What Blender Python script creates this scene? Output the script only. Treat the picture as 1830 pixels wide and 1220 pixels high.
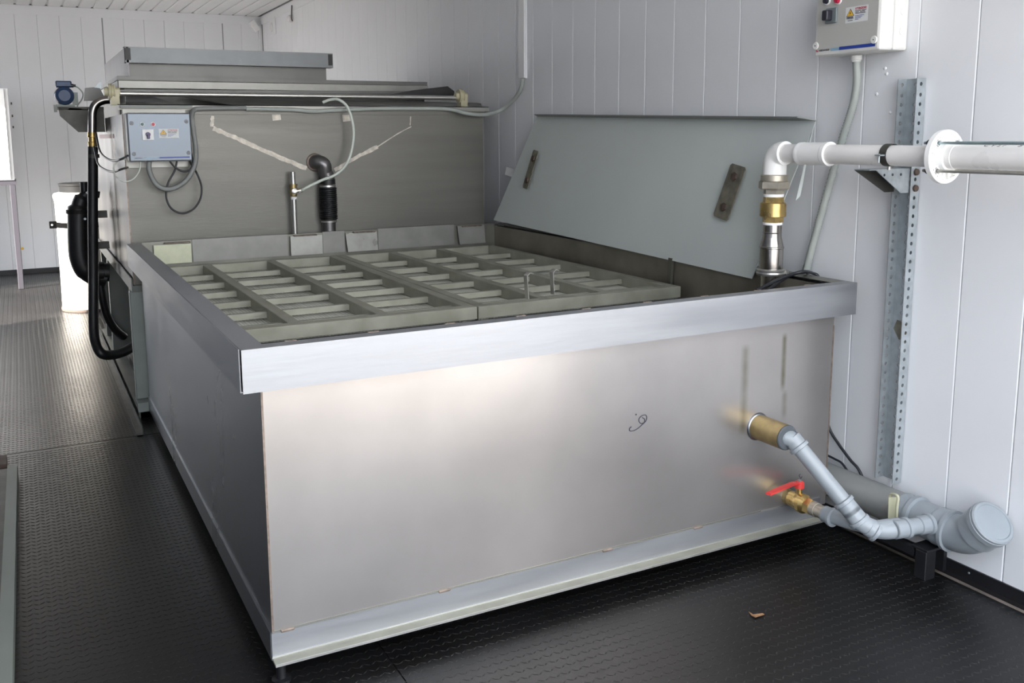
import bpy, bmesh, math, random
import numpy as np
from mathutils import Vector, Matrix
random.seed(7)
S = bpy.context.scene
for o in list(bpy.data.objects): bpy.data.objects.remove(o)
COL = S.collection
PI = math.pi

# ------------------------------------------------------------------ camera
F, YAW, PIT, ROL = 1648.4185, 0.46783441, 0.15436984, -0.00858339
PX, PY = 874.473, 498.691
C0 = Vector((-0.474236, -2.155274, 1.35))
fw = Vector((math.sin(YAW)*math.cos(PIT), math.cos(YAW)*math.cos(PIT), -math.sin(PIT)))
rt = Vector((math.cos(YAW), -math.sin(YAW), 0)); up = rt.cross(fw)
r2 = rt*math.cos(ROL)+up*math.sin(ROL); u2 = -rt*math.sin(ROL)+up*math.cos(ROL)
cam = bpy.data.cameras.new('camera'); co = bpy.data.objects.new('camera', cam); COL.objects.link(co)
co.matrix_world = Matrix(((r2.x, u2.x, -fw.x, C0.x), (r2.y, u2.y, -fw.y, C0.y), (r2.z, u2.z, -fw.z, C0.z), (0, 0, 0, 1)))
cam.sensor_width = 36; cam.lens = F/1830*36
cam.shift_x = (915-PX)/1830; cam.shift_y = -(610-PY)/1830
cam.clip_start = .05; cam.clip_end = 200
S.camera = co

# ------------------------------------------------------------------ light, sky, exposure
W = bpy.data.worlds.new('world'); S.world = W; W.use_nodes = True
nt = W.node_tree; nt.nodes.clear()
wo = nt.nodes.new('ShaderNodeOutputWorld'); bg = nt.nodes.new('ShaderNodeBackground')
tc = nt.nodes.new('ShaderNodeTexCoord'); sp = nt.nodes.new('ShaderNodeSeparateXYZ'); rp = nt.nodes.new('ShaderNodeValToRGB')
nt.links.new(tc.outputs['Generated'], sp.inputs[0]); nt.links.new(sp.outputs['Z'], rp.inputs[0])
rp.color_ramp.elements[0].position = 0.0; rp.color_ramp.elements[0].color = (.94, .965, 1, 1)
rp.color_ramp.elements[1].position = .7; rp.color_ramp.elements[1].color = (.80, .88, 1, 1)
nt.links.new(rp.outputs[0], bg.inputs[0]); bg.inputs[1].default_value = 3.4
nt.links.new(bg.outputs[0], wo.inputs[0])
sun = bpy.data.lights.new('sun', 'SUN'); sun.energy = 20; sun.angle = .009; sun.color = (1, .95, .88)
so = bpy.data.objects.new('sun', sun); COL.objects.link(so)
sd = Vector((.90, .36, -.40)).normalized()
so.rotation_euler = sd.to_track_quat('-Z', 'Y').to_euler()
def portal(name, loc, rot, sx, sy):
    l = bpy.data.lights.new(name, 'AREA'); l.shape = 'RECTANGLE'; l.size = sx; l.size_y = sy; l.cycles.is_portal = True
    o = bpy.data.objects.new(name, l); COL.objects.link(o); o.location = loc; o.rotation_euler = rot
portal('portal_front', (.26, -1.99, 1.33), (PI/2, 0, 0), 3.5, 2.6)
portal('portal_side', (-1.48, 6.1, 1.05), (PI/2, 0, -PI/2), 2.1, 2.1)
S.view_settings.view_transform = 'Standard'; S.view_settings.look = 'None'
S.view_settings.gamma = 1; S.view_settings.use_curve_mapping = False
S.view_settings.exposure = 0.84

# ------------------------------------------------------------------ helpers
def U(x, y, X=None, Y=None, Z=None):
    d = fw*F + r2*(x-PX) - u2*(y-PY)
    if X is not None: t = (X-C0.x)/d.x
    elif Y is not None: t = (Y-C0.y)/d.y
    else: t = (Z-C0.z)/d.z
    return C0 + d*t
V = Vector
def wloc(p):
    v = Vector((0, 0, 0))
    while p is not None: v = v+p.location; p = p.parent
    return v
def tag(o, label=None, cat=None, group=None, kind=None):
    if label: o['label'] = label
    if cat: o['category'] = cat
    if group: o['group'] = group
    if kind: o['kind'] = kind
    return o
def thing(name, loc, label, cat, group=None):
    o = bpy.data.objects.new(name, None); o.empty_display_size = .05; COL.objects.link(o); o.location = loc
    return tag(o, label, cat, group)
def frame_of(ax):
    ax = Vector(ax).normalized()
    h = Vector((0, 0, 1)) if abs(ax.z) < .9 else Vector((1, 0, 0))
    a = ax.cross(h).normalized(); b = ax.cross(a).normalized()
    return ax, a, b
class MB:
    def __init__(s): s.v = []; s.f = []; s.sm = []
    def add(s, vs, fs, sm=False):
        n = len(s.v); s.v += [tuple(v) for v in vs]; s.f += [tuple(i+n for i in f) for f in fs]; s.sm += [sm]*len(fs); return s
    def box(s, x0, x1, y0, y1, z0, z1):
        x0, x1 = min(x0, x1), max(x0, x1); y0, y1 = min(y0, y1), max(y0, y1); z0, z1 = min(z0, z1), max(z0, z1)
        vs = [(x, y, z) for z in (z0, z1) for y in (y0, y1) for x in (x0, x1)]
        return s.add(vs, [(0, 2, 3, 1), (4, 5, 7, 6), (0, 1, 5, 4), (2, 6, 7, 3), (0, 4, 6, 2), (1, 3, 7, 5)])
    def bbox(s, x0, x1, y0, y1, z0, z1, b=.004, seg=2):
        bm = bmesh.new(); bmesh.ops.create_cube(bm, size=1)
        for v in bm.verts: v.co = Vector(((x0+x1)/2+v.co.x*(x1-x0), (y0+y1)/2+v.co.y*(y1-y0), (z0+z1)/2+v.co.z*(z1-z0)))
        bmesh.ops.bevel(bm, geom=bm.edges[:], offset=b, segments=seg, affect='EDGES', profile=.5)
        bm.verts.index_update()
        s.add([v.co[:] for v in bm.verts], [[v.index for v in f.verts] for f in bm.faces], False); bm.free(); return s
    def obox(s, c, ex, ey, ez):   # oriented box: half vectors
        c, ex, ey, ez = Vector(c), Vector(ex), Vector(ey), Vector(ez)
        vs = [c+ex*i+ey*j+ez*k for k in (-1, 1) for j in (-1, 1) for i in (-1, 1)]
        return s.add(vs, [(0, 2, 3, 1), (4, 5, 7, 6), (0, 1, 5, 4), (2, 6, 7, 3), (0, 4, 6, 2), (1, 3, 7, 5)])
    def bar(s, p, q, w, h, side=None):   # bar from p to q, w across side, h the other way
        p, q = Vector(p), Vector(q); ax = (q-p).normalized()
        a = Vector(side).normalized() if side is not None else frame_of(ax)[1]
        a = (a-ax*a.dot(ax)).normalized(); b = ax.cross(a)
        return s.obox((p+q)/2, (q-p)/2, a*(w/2), b*(h/2))
    def prism(s, poly, ext):
        poly = [Vector(p) for p in poly]; e = Vector(ext); n = len(poly)
        vs = poly+[p+e for p in poly]
        fs = [tuple(range(n-1, -1, -1)), tuple(range(n, 2*n))]+[(i, (i+1) % n, n+(i+1) % n, n+i) for i in range(n)]
        return s.add(vs, fs)
    def tube(s, pts, r, n=12, caps=True):
        pts = [Vector(p) for p in pts]; m = len(pts)
        rs = r if isinstance(r, (list, tuple)) else [r]*m
        tg = [((pts[min(i+1, m-1)]-pts[max(i-1, 0)]).normalized()) for i in range(m)]
        _, a, b = frame_of(tg[0]); vs = []; pa = a
        for i in range(m):
            a = (pa-tg[i]*pa.dot(tg[i]))
            a = a.normalized() if a.length > 1e-6 else frame_of(tg[i])[1]
            b = tg[i].cross(a); pa = a
            for k in range(n):
                t = 2*PI*k/n; vs.append(pts[i]+(a*math.cos(t)+b*math.sin(t))*rs[i])
        fs = [(i*n+k, i*n+(k+1) % n, (i+1)*n+(k+1) % n, (i+1)*n+k) for i in range(m-1) for k in range(n)]
        s.add(vs, fs, True)
        if caps: s.add(vs[:n], [tuple(range(n-1, -1, -1))]); s.add(vs[-n:], [tuple(range(n))])
        return s
    def lathe(s, prof, o, ax, n=24, smooth=True, caps=True):   # prof: list of (dist along axis, radius)
        o = Vector(o); ax, a, b = frame_of(ax); vs = []
        for d, r in prof:
            for k in range(n):
                t = 2*PI*(k+.5)/n; vs.append(o+ax*d+(a*math.cos(t)+b*math.sin(t))*r)
        m = len(prof)
        for i in range(m-1):    # separate bands so that edges stay crisp
            q = vs[i*n:(i+2)*n]
            s.add(q, [(k, (k+1) % n, n+(k+1) % n, n+k) for k in range(n)], smooth)
        if caps:
            if prof[0][1] > 1e-5: s.add(vs[:n], [tuple(range(n-1, -1, -1))])
            if prof[-1][1] > 1e-5: s.add(vs[-n:], [tuple(range(n))])
        return s
    def cyl(s, p, q, r, n=16, r1=None): 
        p, q = Vector(p), Vector(q); return s.lathe([(0, r), ((q-p).length, r if r1 is None else r1)], p, q-p, n)
    def build(s, name, m, parent=None, origin=None):
        me = bpy.data.meshes.new(name)
        off = wloc(parent) if parent is not None else Vector((0, 0, 0))
        if origin is None and parent is None:
            a = np.array(s.v); origin = Vector(((a[:, 0].min()+a[:, 0].max())/2, (a[:, 1].min()+a[:, 1].max())/2, a[:, 2].min()))
        loc = Vector(origin)-off if origin is not None else Vector((0, 0, 0))
        sh = off+loc
        me.from_pydata([(v[0]-sh.x, v[1]-sh.y, v[2]-sh.z) for v in s.v], [], s.f)
        me.polygons.foreach_set('use_smooth', s.sm); me.update()
        bm = bmesh.new(); bm.from_mesh(me); bmesh.ops.recalc_face_normals(bm, faces=bm.faces); bm.to_mesh(me); bm.free()
        me.materials.append(m)
        o = bpy.data.objects.new(name, me); COL.objects.link(o); o.location = loc
        if parent is not None: o.parent = parent
        return o
def part(name, m, parent, fn):
    b = MB(); fn(b); return b.build(name, m, parent)
def clone(o, loc, parent=None):
    c = o.copy(); COL.objects.link(c); c.location = loc
    if parent is not None: c.parent = parent
    return c
def spline(pts, sub=8):
    pts = [Vector(p) for p in pts]; out = []; n = len(pts)
    for i in range(n-1):
        p0 = pts[max(i-1, 0)]; p1 = pts[i]; p2 = pts[i+1]; p3 = pts[min(i+2, n-1)]
        for k in range(sub):
            t = k/sub
            out.append(.5*((2*p1)+(-p0+p2)*t+(2*p0-5*p1+4*p2-p3)*t*t+(-p0+3*p1-3*p2+p3)*t*t*t))
    out.append(pts[-1]); return out
def bend(p, c, q, r, n=8):   # rounded corner path p -> c -> q
    p, c, q = Vector(p), Vector(c), Vector(q); a = (p-c).normalized(); b = (q-c).normalized()
    A = c+a*r; B = c+b*r; out = [p]
    for k in range(n+1):
        t = k/n; out.append(A*(1-t)**2+c*2*t*(1-t)+B*t*t)
    out.append(q); return out

# ------------------------------------------------------------------ materials
def mat(name, col, metal=0., rough=.5, var=0., vscale=8., rvar=0., bump=0., bscale=60., spec=.5, stretch=(1, 1, 1), col2=None, coat=0., bdet=3):
    m = bpy.data.materials.new(name); m.use_nodes = True; t = m.node_tree; b = t.nodes['Principled BSDF']
    b.inputs['Base Color'].default_value = (*col, 1); b.inputs['Metallic'].default_value = metal; b.inputs['Roughness'].default_value = rough
    b.inputs['Specular IOR Level'].default_value = spec; b.inputs['Coat Weight'].default_value = coat
    tc = t.nodes.new('ShaderNodeTexCoord'); mp = t.nodes.new('ShaderNodeMapping'); mp.inputs['Scale'].default_value = stretch
    t.links.new(tc.outputs['Object'], mp.inputs[0])
    nz = t.nodes.new('ShaderNodeTexNoise'); nz.inputs['Scale'].default_value = vscale; nz.inputs['Detail'].default_value = 5
    t.links.new(mp.outputs[0], nz.inputs['Vector'])
    c2 = col2 if col2 else tuple(c*(1-var) for c in col)
    rp = t.nodes.new('ShaderNodeValToRGB'); rp.color_ramp.elements[0].position = .35; rp.color_ramp.elements[1].position = .68
    rp.color_ramp.elements[0].color = (*c2, 1); rp.color_ramp.elements[1].color = (*col, 1)
    t.links.new(nz.outputs['Fac'], rp.inputs[0]); t.links.new(rp.outputs[0], b.inputs['Base Color'])
    if rvar:
        mr = t.nodes.new('ShaderNodeMapRange'); mr.inputs[3].default_value = rough-rvar; mr.inputs[4].default_value = rough+rvar
        mr.inputs[1].default_value = .3; mr.inputs[2].default_value = .7
        t.links.new(nz.outputs['Fac'], mr.inputs[0]); t.links.new(mr.outputs[0], b.inputs['Roughness'])
    if bump:
        n2 = t.nodes.new('ShaderNodeTexNoise'); n2.inputs['Scale'].default_value = bscale; n2.inputs['Detail'].default_value = bdet
        t.links.new(mp.outputs[0], n2.inputs['Vector'])
        bp = t.nodes.new('ShaderNodeBump'); bp.inputs['Strength'].default_value = bump; bp.inputs['Distance'].default_value = .01
        t.links.new(n2.outputs['Fac'], bp.inputs['Height']); t.links.new(bp.outputs[0], b.inputs['Normal'])
    return m
M = {}
M['wall'] = mat('white_panel_paint', (.77, .78, .80), 0, .42, .03, 3, 0, .05, 25)
M['wall_left'] = mat('grey_side_wall', (.20, .22, .26), 0, .5, .1, 2)
M['wall_core'] = mat('panel_joint', (.30, .31, .33), 0, .6)
M['ceil'] = mat('ceiling_paint', (.74, .73, .74), 0, .45, .03, 4)
M['floor'] = mat('black_painted_steel', (.0085, .0083, .0085), 0, .36, .5, 2.2, .03, .05, 90, .38)
M['floor_dusty_lit'] = mat('dusty_lit_black_steel', (.028, .026, .025), 0, .34, .4, 2.5, .03, .05, 90, .5)  # dust tone, paler so the far sunlit floor is in the colour
M['tread'] = mat('worn_tread_paint', (.035, .034, .033), .35, .34, .6, 3, .05)
M['floor_base'] = mat('rusty_floor_base', (.24, .20, .17), 0, .75, .4, 12)
M['black_trim'] = mat('black_trim', (.012, .012, .014), 0, .38, .2, 20)
M['ground'] = mat('outdoor_concrete', (.34, .31, .28), 0, .9, .15, 3)
M['steel'] = mat('stainless_sheet', (.62, .60, .565), .92, .33, .14, 2.0, .07, .05, 3.5)
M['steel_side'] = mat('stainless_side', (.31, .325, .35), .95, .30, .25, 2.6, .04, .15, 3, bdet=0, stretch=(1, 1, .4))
M['steel_rim'] = mat('stainless_rim', (.36, .37, .39), .8, .44, .10, 9, .06, .03, 30, stretch=(.3, .3, 3))
M['steel_dirty'] = mat('stained_stainless', (.24, .236, .205), .75, .42, .28, 5, .07, .05, 12)
M['tray'] = mat('tray_steel', (.36, .36, .30), .35, .50, .25, 9, .06, .06, 25, col2=(.27, .267, .215))
M['rear'] = mat('rear_tank_sheet', (.175, .17, .152), .6, .46, .12, 3, .05, .06, 40, stretch=(.35, 1, 6))
M['rear_side'] = mat('rear_tank_side', (.15, .147, .15), .9, .40, .2, 3, .07, .04, 6, stretch=(1, 1, .3))
M['hood'] = mat('hood_steel', (.17, .17, .16), .6, .45, .18, 6, .06, .04, 20)
M['hood_bar'] = mat('hood_bar_zinc', (.19, .20, .205), .5, .42, .12, 14, .05)
M['hood_side_lit'] = mat('hood_side_lit_sheet', (.28, .27, .275), .4, .5, .1, 6)  # lighter than the hood: light from the left put into the colour
M['skirt'] = mat('skirt_steel', (.33, .325, .30), .6, .42, .2, 10, .05, .03, 25)
M['bright'] = mat('bright_steel', (.60, .59, .56), .85, .36, .1, 12, .05, .03, 30)
M['galv'] = mat('galvanised_steel', (.50, .55, .57), .75, .42, .22, 40, .06)
M['galv_post'] = mat('galvanised_post', (.42, .46, .48), .45, .42, .2, 40, .06)
M['rust'] = mat('rusty_plate', (.27, .255, .20), .55, .55, .45, 30, .05, .1, 80)
M['rustbolt'] = mat('rusty_bolt', (.14, .10, .08), .5, .6, .4, 60)
M['lid'] = mat('lid_sheet', (.52, .56, .54), .0, .48, .06, 2, .03, .03, 60)
M['lid_shaded'] = mat('lid_fold_shaded', (.27, .28, .27), .4, .5)  # darker copy of the lid: shade beneath the fold in its colour
M['pipe_steel'] = mat('pipe_steel', (.50, .47, .44), 1., .22, .25, 15, .06)
M['dark_pipe'] = mat('dark_pipe', (.22, .21, .21), .8, .35, .3, 15, .06)
M['brass'] = mat('brass', (.62, .44, .17), .9, .30, .25, 30, .06)
M['brass_old'] = mat('old_brass', (.46, .35, .17), .8, .42, .35, 25, .07)
M['nickel'] = mat('dull_nickel', (.50, .46, .38), .7, .42, .2, 30)
M['pvc'] = mat('white_plastic_pipe', (.80, .78, .76), 0, .30, .04, 5, .04)
M['pvc_white'] = mat('white_plastic_fitting', (.86, .86, .84), 0, .28, .03, 5)
M['tape'] = mat('white_tape', (.86, .86, .85), 0, .7)
M['grey_pipe'] = mat('grey_drain_plastic', (.28, .31, .335), 0, .34, .08, 8, .05)
M['grey_pipe_dusty'] = mat('dusty_grey_drain_plastic', (.25, .258, .25), 0, .48, .12, 6, .05)
M['rubber'] = mat('black_rubber', (.012, .012, .013), 0, .45, .3, 30)
M['cable'] = mat('black_cable', (.018, .02, .024), 0, .4)
M['seal'] = mat('grey_seal', (.07, .08, .09), 0, .5)
M['red'] = mat('red_handle', (.72, .05, .045), 0, .4, .1, 20)
M['conduit'] = mat('grey_conduit', (.40, .43, .40), 0, .5, .1, 15)
M['conduit_dark'] = mat('grey_conduit_tube', (.24, .25, .24), 0, .5, .1, 15)
M['hose_white'] = mat('pale_hose', (.62, .66, .60), 0, .4, .05, 15)
M['box_side'] = mat('box_plastic', (.70, .70, .67), 0, .45, .03, 5)
M['box_face'] = mat('box_front', (.46, .46, .43), 0, .4, .03, 5)
M['box2_side'] = mat('box_grey_plastic', (.20, .21, .22), 0, .45, .05, 6)
M['box2_face'] = mat('box_glossy_front', (.13, .155, .185), .3, .22, .08, 5)
M['white'] = mat('white_print', (.82, .82, .82), 0, .5)
M['sticker'] = mat('sticker_paper', (.66, .67, .66), 0, .5)
M['yellow'] = mat('warning_yellow', (.75, .45, .04), 0, .5)
M['ink'] = mat('dark_ink', (.03, .03, .05), 0, .5)
M['inkblue'] = mat('blue_print', (.02, .05, .30), 0, .4)
M['inkpale'] = mat('pale_blue_print', (.25, .40, .52), 0, .4)
M['inkred'] = mat('red_print', (.45, .06, .10), 0, .5)
M['green_btn'] = mat('green_button', (.02, .10, .09), 0, .3)
M['red_btn'] = mat('red_button', (.45, .01, .05), 0, .3)
M['knob'] = mat('black_knob', (.02, .02, .03), 0, .35)
M['grey_plate'] = mat('grey_switch_plate', (.16, .19, .20), 0, .35)
M['purple'] = mat('violet_knob', (.04, .015, .10), 0, .35)
M['blue'] = mat('blue_motor_paint', (.018, .05, .13), .1, .38, .25, 40)
M['dark_steel'] = mat('dark_steel_plate', (.11, .11, .10), .6, .5, .3, 15)
M['cream'] = mat('cream_plastic', (.55, .51, .34), 0, .45, .12, 20)
M['clip'] = mat('beige_clip', (.50, .49, .34), 0, .4, .05, 20)
M['drum'] = mat('white_drum_plastic', (.72, .68, .61), 0, .42, .06, 4, .04, .25, 14)
M['drum_lid'] = mat('drum_lid', (.012, .012, .012), 0, .55, spec=.15)
M['strap_black'] = mat('black_strap', (.003, .003, .003), 0, .8, spec=.04)
M['frame'] = mat('grey_frame_paint', (.16, .17, .16), .3, .45, .15, 8)
M['frame_l'] = mat('pale_frame_paint', (.27, .30, .28), .2, .45, .15, 8)
M['stand'] = mat('violet_grey_frame', (.06, .055, .066), .2, .5)
M['cab'] = mat('white_cabinet_paint', (.84, .84, .84), 0, .4)
M['duct'] = mat('green_grey_duct', (.20, .225, .20), .2, .5, .1, 4)
M['wood'] = mat('brown_board', (.13, .09, .07), 0, .7, .3, 10)
M['grind'] = mat('pale_grinding_mark', (.66, .61, .53), .3, .5, .35, 45, 0, .1, 100)
M['patch_plain'] = mat('plain_patch_steel', (.27, .268, .25), .35, .45, .2, 9, .05, .04, 15)
M['patch_bright'] = mat('new_patch_steel', (.40, .40, .37), .3, .36, .2, 14, .1, .05, 15)
M['patch_yellow'] = mat('yellowish_patch_steel', (.56, .58, .42), .15, .45, .15, 22, .05, .03, 15)
M['weld'] = mat('weld_bead', (.30, .24, .20), .6, .5, .4, 60)
M['stained'] = mat('brown_interior_sheet', (.30, .275, .225), .6, .45, .35, 5, .08, .05, 10)
M['leaf'] = mat('dry_leaf', (.28, .15, .07), 0, .8, .3, 60)
M['teal_rod'] = mat('zinc_threaded_rod', (.40, .50, .52), .8, .35, .1, 60)
M['rod'] = mat('steel_threaded_rod', (.42, .41, .38), .8, .38, .1, 60)
M['redtape'] = mat('red_tape', (.25, .03, .03), 0, .5)

def front_sheet():   # stainless front sheet with drip stains and a polished halo
    m = mat('stainless_front', (.50, .475, .46), .80, .28, .18, 2.3, .0, .22, 2.2, bdet=0)
    t = m.node_tree; b = t.nodes['Principled BSDF']; src = b.inputs['Base Color'].links[0].from_socket
    tc = t.nodes.new('ShaderNodeTexCoord'); s = t.nodes.new('ShaderNodeSeparateXYZ'); t.links.new(tc.outputs['Object'], s.inputs[0])
    def mth(op, a, bb, clamp=False):
        n = t.nodes.new('ShaderNodeMath'); n.operation = op; n.use_clamp = clamp
        for i, q in enumerate((a, bb)):
            if q is None: continue
            if isinstance(q, (int, float)): n.inputs[i].default_value = q
            else: t.links.new(q, n.inputs[i])
        return n.outputs[0]
    nz = t.nodes.new('ShaderNodeTexNoise'); nz.inputs['Scale'].default_value = 18; t.links.new(tc.outputs['Object'], nz.inputs['Vector'])
    tot = None
    for x0, w, z0, z1, k in ((STX[0], .018, .40, .70, .55), (STX[1], .012, .52, .72, .8), (STX[1]+.01, .014, .42, .53, .5), (1.27, .03, .05, .08, .15)):
        a = mth('SUBTRACT', s.outputs['X'], x0); a = mth('ABSOLUTE', a, None); a = mth('DIVIDE', a, w); a = mth('SUBTRACT', 1.15, a, True)
        c = mth('SUBTRACT', s.outputs['Z'], z0); c = mth('DIVIDE', c, .03, True)
        d = mth('SUBTRACT', z1, s.outputs['Z']); d = mth('DIVIDE', d, .02, True)
        r = mth('MULTIPLY', mth('MULTIPLY', a, c), mth('MULTIPLY', d, k)); r = mth('MULTIPLY', r, mth('ADD', nz.outputs['Fac'], .5))
        tot = r if tot is None else mth('ADD', tot, r, True)
    mx = t.nodes.new('ShaderNodeMixRGB'); t.links.new(tot, mx.inputs[0]); t.links.new(src, mx.inputs[1]); mx.inputs[2].default_value = (.20, .19, .13, 1)
    t.links.new(mx.outputs[0], b.inputs['Base Color'])
    return m
STX = (U(1330, 700, Y=0).x, U(1400, 660, Y=0).x)
M['front'] = front_sheet()
def mesh_sheet_mat():   # finely ribbed perforated sheet
    m = mat('slotted_screen', (.66, .66, .59), .0, .55, .12, 12)
    t = m.node_tree; b = t.nodes['Principled BSDF']; src = b.inputs['Base Color'].links[0].from_socket
    tc = t.nodes.new('ShaderNodeTexCoord'); wv = t.nodes.new('ShaderNodeTexWave'); wv.bands_direction = 'X'; wv.inputs['Scale'].default_value = 26
    t.links.new(tc.outputs['Object'], wv.inputs['Vector'])
    bp = t.nodes.new('ShaderNodeBump'); bp.inputs['Strength'].default_value = .7; bp.inputs['Distance'].default_value = .004
    t.links.new(wv.outputs['Fac'], bp.inputs['Height']); t.links.new(bp.outputs[0], b.inputs['Normal'])
    mx = t.nodes.new('ShaderNodeMixRGB'); mx.blend_type = 'MULTIPLY'; mx.inputs[0].default_value = .22
    t.links.new(src, mx.inputs[1]); t.links.new(wv.outputs['Color'], mx.inputs[2]); t.links.new(mx.outputs[0], b.inputs['Base Color'])
    return m
M['screen'] = mesh_sheet_mat()

XW, YF, ZC, XL, YO = 2.014, 8.265, 2.656, -1.5, -2.0
# ------------------------------------------------------------------ the room
def struct(o): return tag(o, kind='structure')
struct(part('ground', M['ground'], None, lambda b: b.box(-25, 25, -40, YO+.02, -.35, -.15)))
struct(part('ground', M['ground'], None, lambda b: b.box(-25, XL-.1, YO+.02, 30, -.35, -.15)))
fl = MB().box(XL, XW, YO, YF, -.12, -.012).build('floor', M['floor_base']); struct(fl)
SEAM = 2.22
XP = 1.968
b = MB()
for i, (x0, x1, y0, y1) in enumerate(((XL+.01, .29, YO, SEAM-.004), (XL+.01, .29, SEAM+.004, YF-.03), (.294, XP, YO, -.9), (.294, XP, -.896, SEAM-.004), (.294, XP, SEAM+.004, YF-.03))):
    MB().box(x0, x1, y0, y1, -.011, 0).build('floor_plate', M['floor_dusty_lit'] if y0 > 2 else M['floor'], fl)
# raised tread pattern as real relief
def tread():
    p = .0165; q = .030; L, w, h = .0100, .0026, .0013
    nx = int((XP-(-.95))/p); ny = int((YF-.1-(-1.6))/q)
    ii, jj = np.meshgrid(np.arange(nx), np.arange(ny), indexing='ij'); ii = ii.ravel(); jj = jj.ravel()
    x = -.94+ii*p; y = -1.6+jj*q
    a = np.where((ii) % 2 == 0, PI*.22, -PI*.22)*1.0
    keep = (x > -.93) & (x < XP-.02) & (abs(y-SEAM) > .012) & ~((x > .12) & (x < 1.8) & (y > .15) & (y < 5)) & ~((x > .9) & (y > 2))
    x, y, a = x[keep], y[keep], a[keep]; n = len(x)
    loc = np.array([(-L, 0, -.0002), (0, -w, -.0002), (L, 0, -.0002), (0, w, -.0002), (-L*.55, 0, h), (L*.55, 0, h)])
    ca, sa = np.cos(a), np.sin(a)
    X = x[:, None]+ca[:, None]*loc[:, 0]-sa[:, None]*loc[:, 1]; Y = y[:, None]+sa[:, None]*loc[:, 0]+ca[:, None]*loc[:, 1]; Z = np.tile(loc[:, 2], (n, 1))
    co = np.stack([X, Y, Z], -1).reshape(-1, 3)
    tri = np.array([(0, 1, 4), (1, 5, 4), (1, 2, 5), (2, 3, 5), (3, 4, 5), (3, 0, 4)])
    F_ = (tri[None]+(np.arange(n)*6)[:, None, None]).reshape(-1)
    me = bpy.data.meshes.new('tread_relief'); me.vertices.add(len(co)); me.vertices.foreach_set('co', co.ravel())
    me.loops.add(len(F_)); me.loops.foreach_set('vertex_index', F_.astype(np.int32))
    me.polygons.add(len(F_)//3); me.polygons.foreach_set('loop_start', np.arange(0, len(F_), 3, dtype=np.int32))
    me.update(calc_edges=True); me.validate(); me.materials.append(M['tread'])
    o = bpy.data.objects.new('tread_relief', me); COL.objects.link(o); o.parent = fl; o.location = -fl.location
    tag(o, 'raised diamond tread relief of the black floor plates', kind='stuff')
tread()

# right wall: a core with ribbed panels 0.2 m wide
wr = MB().box(XW+.012, XW+.10, YO, YF+.1, -.3, ZC+.12).build('wall_right', M['wall_core']); struct(wr)
def strip(L, axis, h=ZC):
    w, t, c = L-.0016, .016, .003
    b = MB()
    if axis == 'y': b.prism([(t, -w/2, 0), (c*.7, -w/2, 0), (0, -w/2+c, 0), (0, w/2-c, 0), (c*.7, w/2, 0), (t, w/2, 0)], (0, 0, h))
    else: b.prism([(-w/2, t, 0), (-w/2, c*.7, 0), (-w/2+c, 0, 0), (w/2-c, 0, 0), (w/2, c*.7, 0), (w/2, t, 0)], (0, 0, h))
    return b
G = .1993
first = None; k = 0; y = -.302*1.0+.0
g0 = U(1743, 150, X=XW).y
y = g0-G*13+G/2
while y < YF-G*.3:
    if first is None:
        first = strip(G, 'y').build('wall_panel', M['wall'], wr, origin=(0, 0, 0)); first.location = V((XW, y, 0))-wr.location
    else: clone(first, V((XW, y, 0))-wr.location, wr)
    y += G
wf = MB().box(XL-.1, XW+.10, YF+.012, YF+.10, -.3, ZC+.12).build('wall_far', M['wall_core']); struct(wf)
gx = U(184, 60, Y=YF).x; x = gx-.2*9+.1; first = None
while x < XW-.0:
    if x-.1 > XL-.12:
        if first is None: first = strip(.2, 'x').build('wall_panel', M['wall'], wf, origin=(0, 0, 0)); first.location = V((x, YF, 0))-wf.location
        else: clone(first, V((x, YF, 0))-wf.location, wf)
    x += .2
for px in (184, 398):
    jx = U(px, 60, Y=YF).x; MB().box(jx-.006, jx+.006, YF-.002, YF+.01, 0, ZC-.09).build('panel_joint', M['wall_core'], wf)
# left wall with an open side doorway near the far end, out of frame
b = MB(); b.box(XL-.1, XL, YO, 5.05, -.3, ZC+.12).box(XL-.1, XL, 7.15, YF+.1, -.3, ZC+.12).box(XL-.1, XL, 5.05, 7.15, 2.1, ZC+.12)
struct(b.build('wall_left', M['wall_left']))
# unseen slab added at the left behind the camera to block the sun
struct(part('sun_blocker', M['wall_left'], None, lambda b: b.box(XL-.08, XL-.02, YO-1.75, YO-.01, -.12, ZC)))
# ceiling of long ribbed sheets
ce = MB().box(XL-.1, XW+.1, YO, YF+.1, ZC+.03, ZC+.12).build('ceiling', M['ceil']); struct(ce)
cw = .14
b = MB().prism([(-cw/2, 0, .03), (-cw/2, 0, .004), (-cw/2+.012, 0, 0), (cw/2-.022, 0, 0), (cw/2-.016, 0, .012), (cw/2, 0, .012), (cw/2, 0, .03)], (0, YF-YO, 0))
cp = b.build('ceiling_panel', M['ceil'], ce, origin=(0, 0, 0)); cp.location = V((XL+.07, YO, ZC))-ce.location
for i in range(1, 26):
    if XL+.07+i*cw < XW: clone(cp, V((XL+.07+i*cw, YO, ZC))-ce.location, ce)
struct(part('trim_1', M['wall'], None, lambda b: b.prism([(XW, 4, ZC-.001), (XW, 4, ZC-.09), (XW-.006, 4, ZC-.09), (XW-.006, 4, ZC-.001)], (0, YF-4, 0))))
struct(part('trim_2', M['wall'], None, lambda b: b.prism([(XL, YF, ZC-.001), (XL, YF, ZC-.09), (XL, YF-.006, ZC-.09), (XL, YF-.006, ZC-.001)], (XW-XL, 0, 0))))
struct(part('trim_3', M['wall'], None, lambda b: b.box(XW-.035, XW-.0005, YF-.035, YF-.0065, .05, ZC-.09)))
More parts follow.
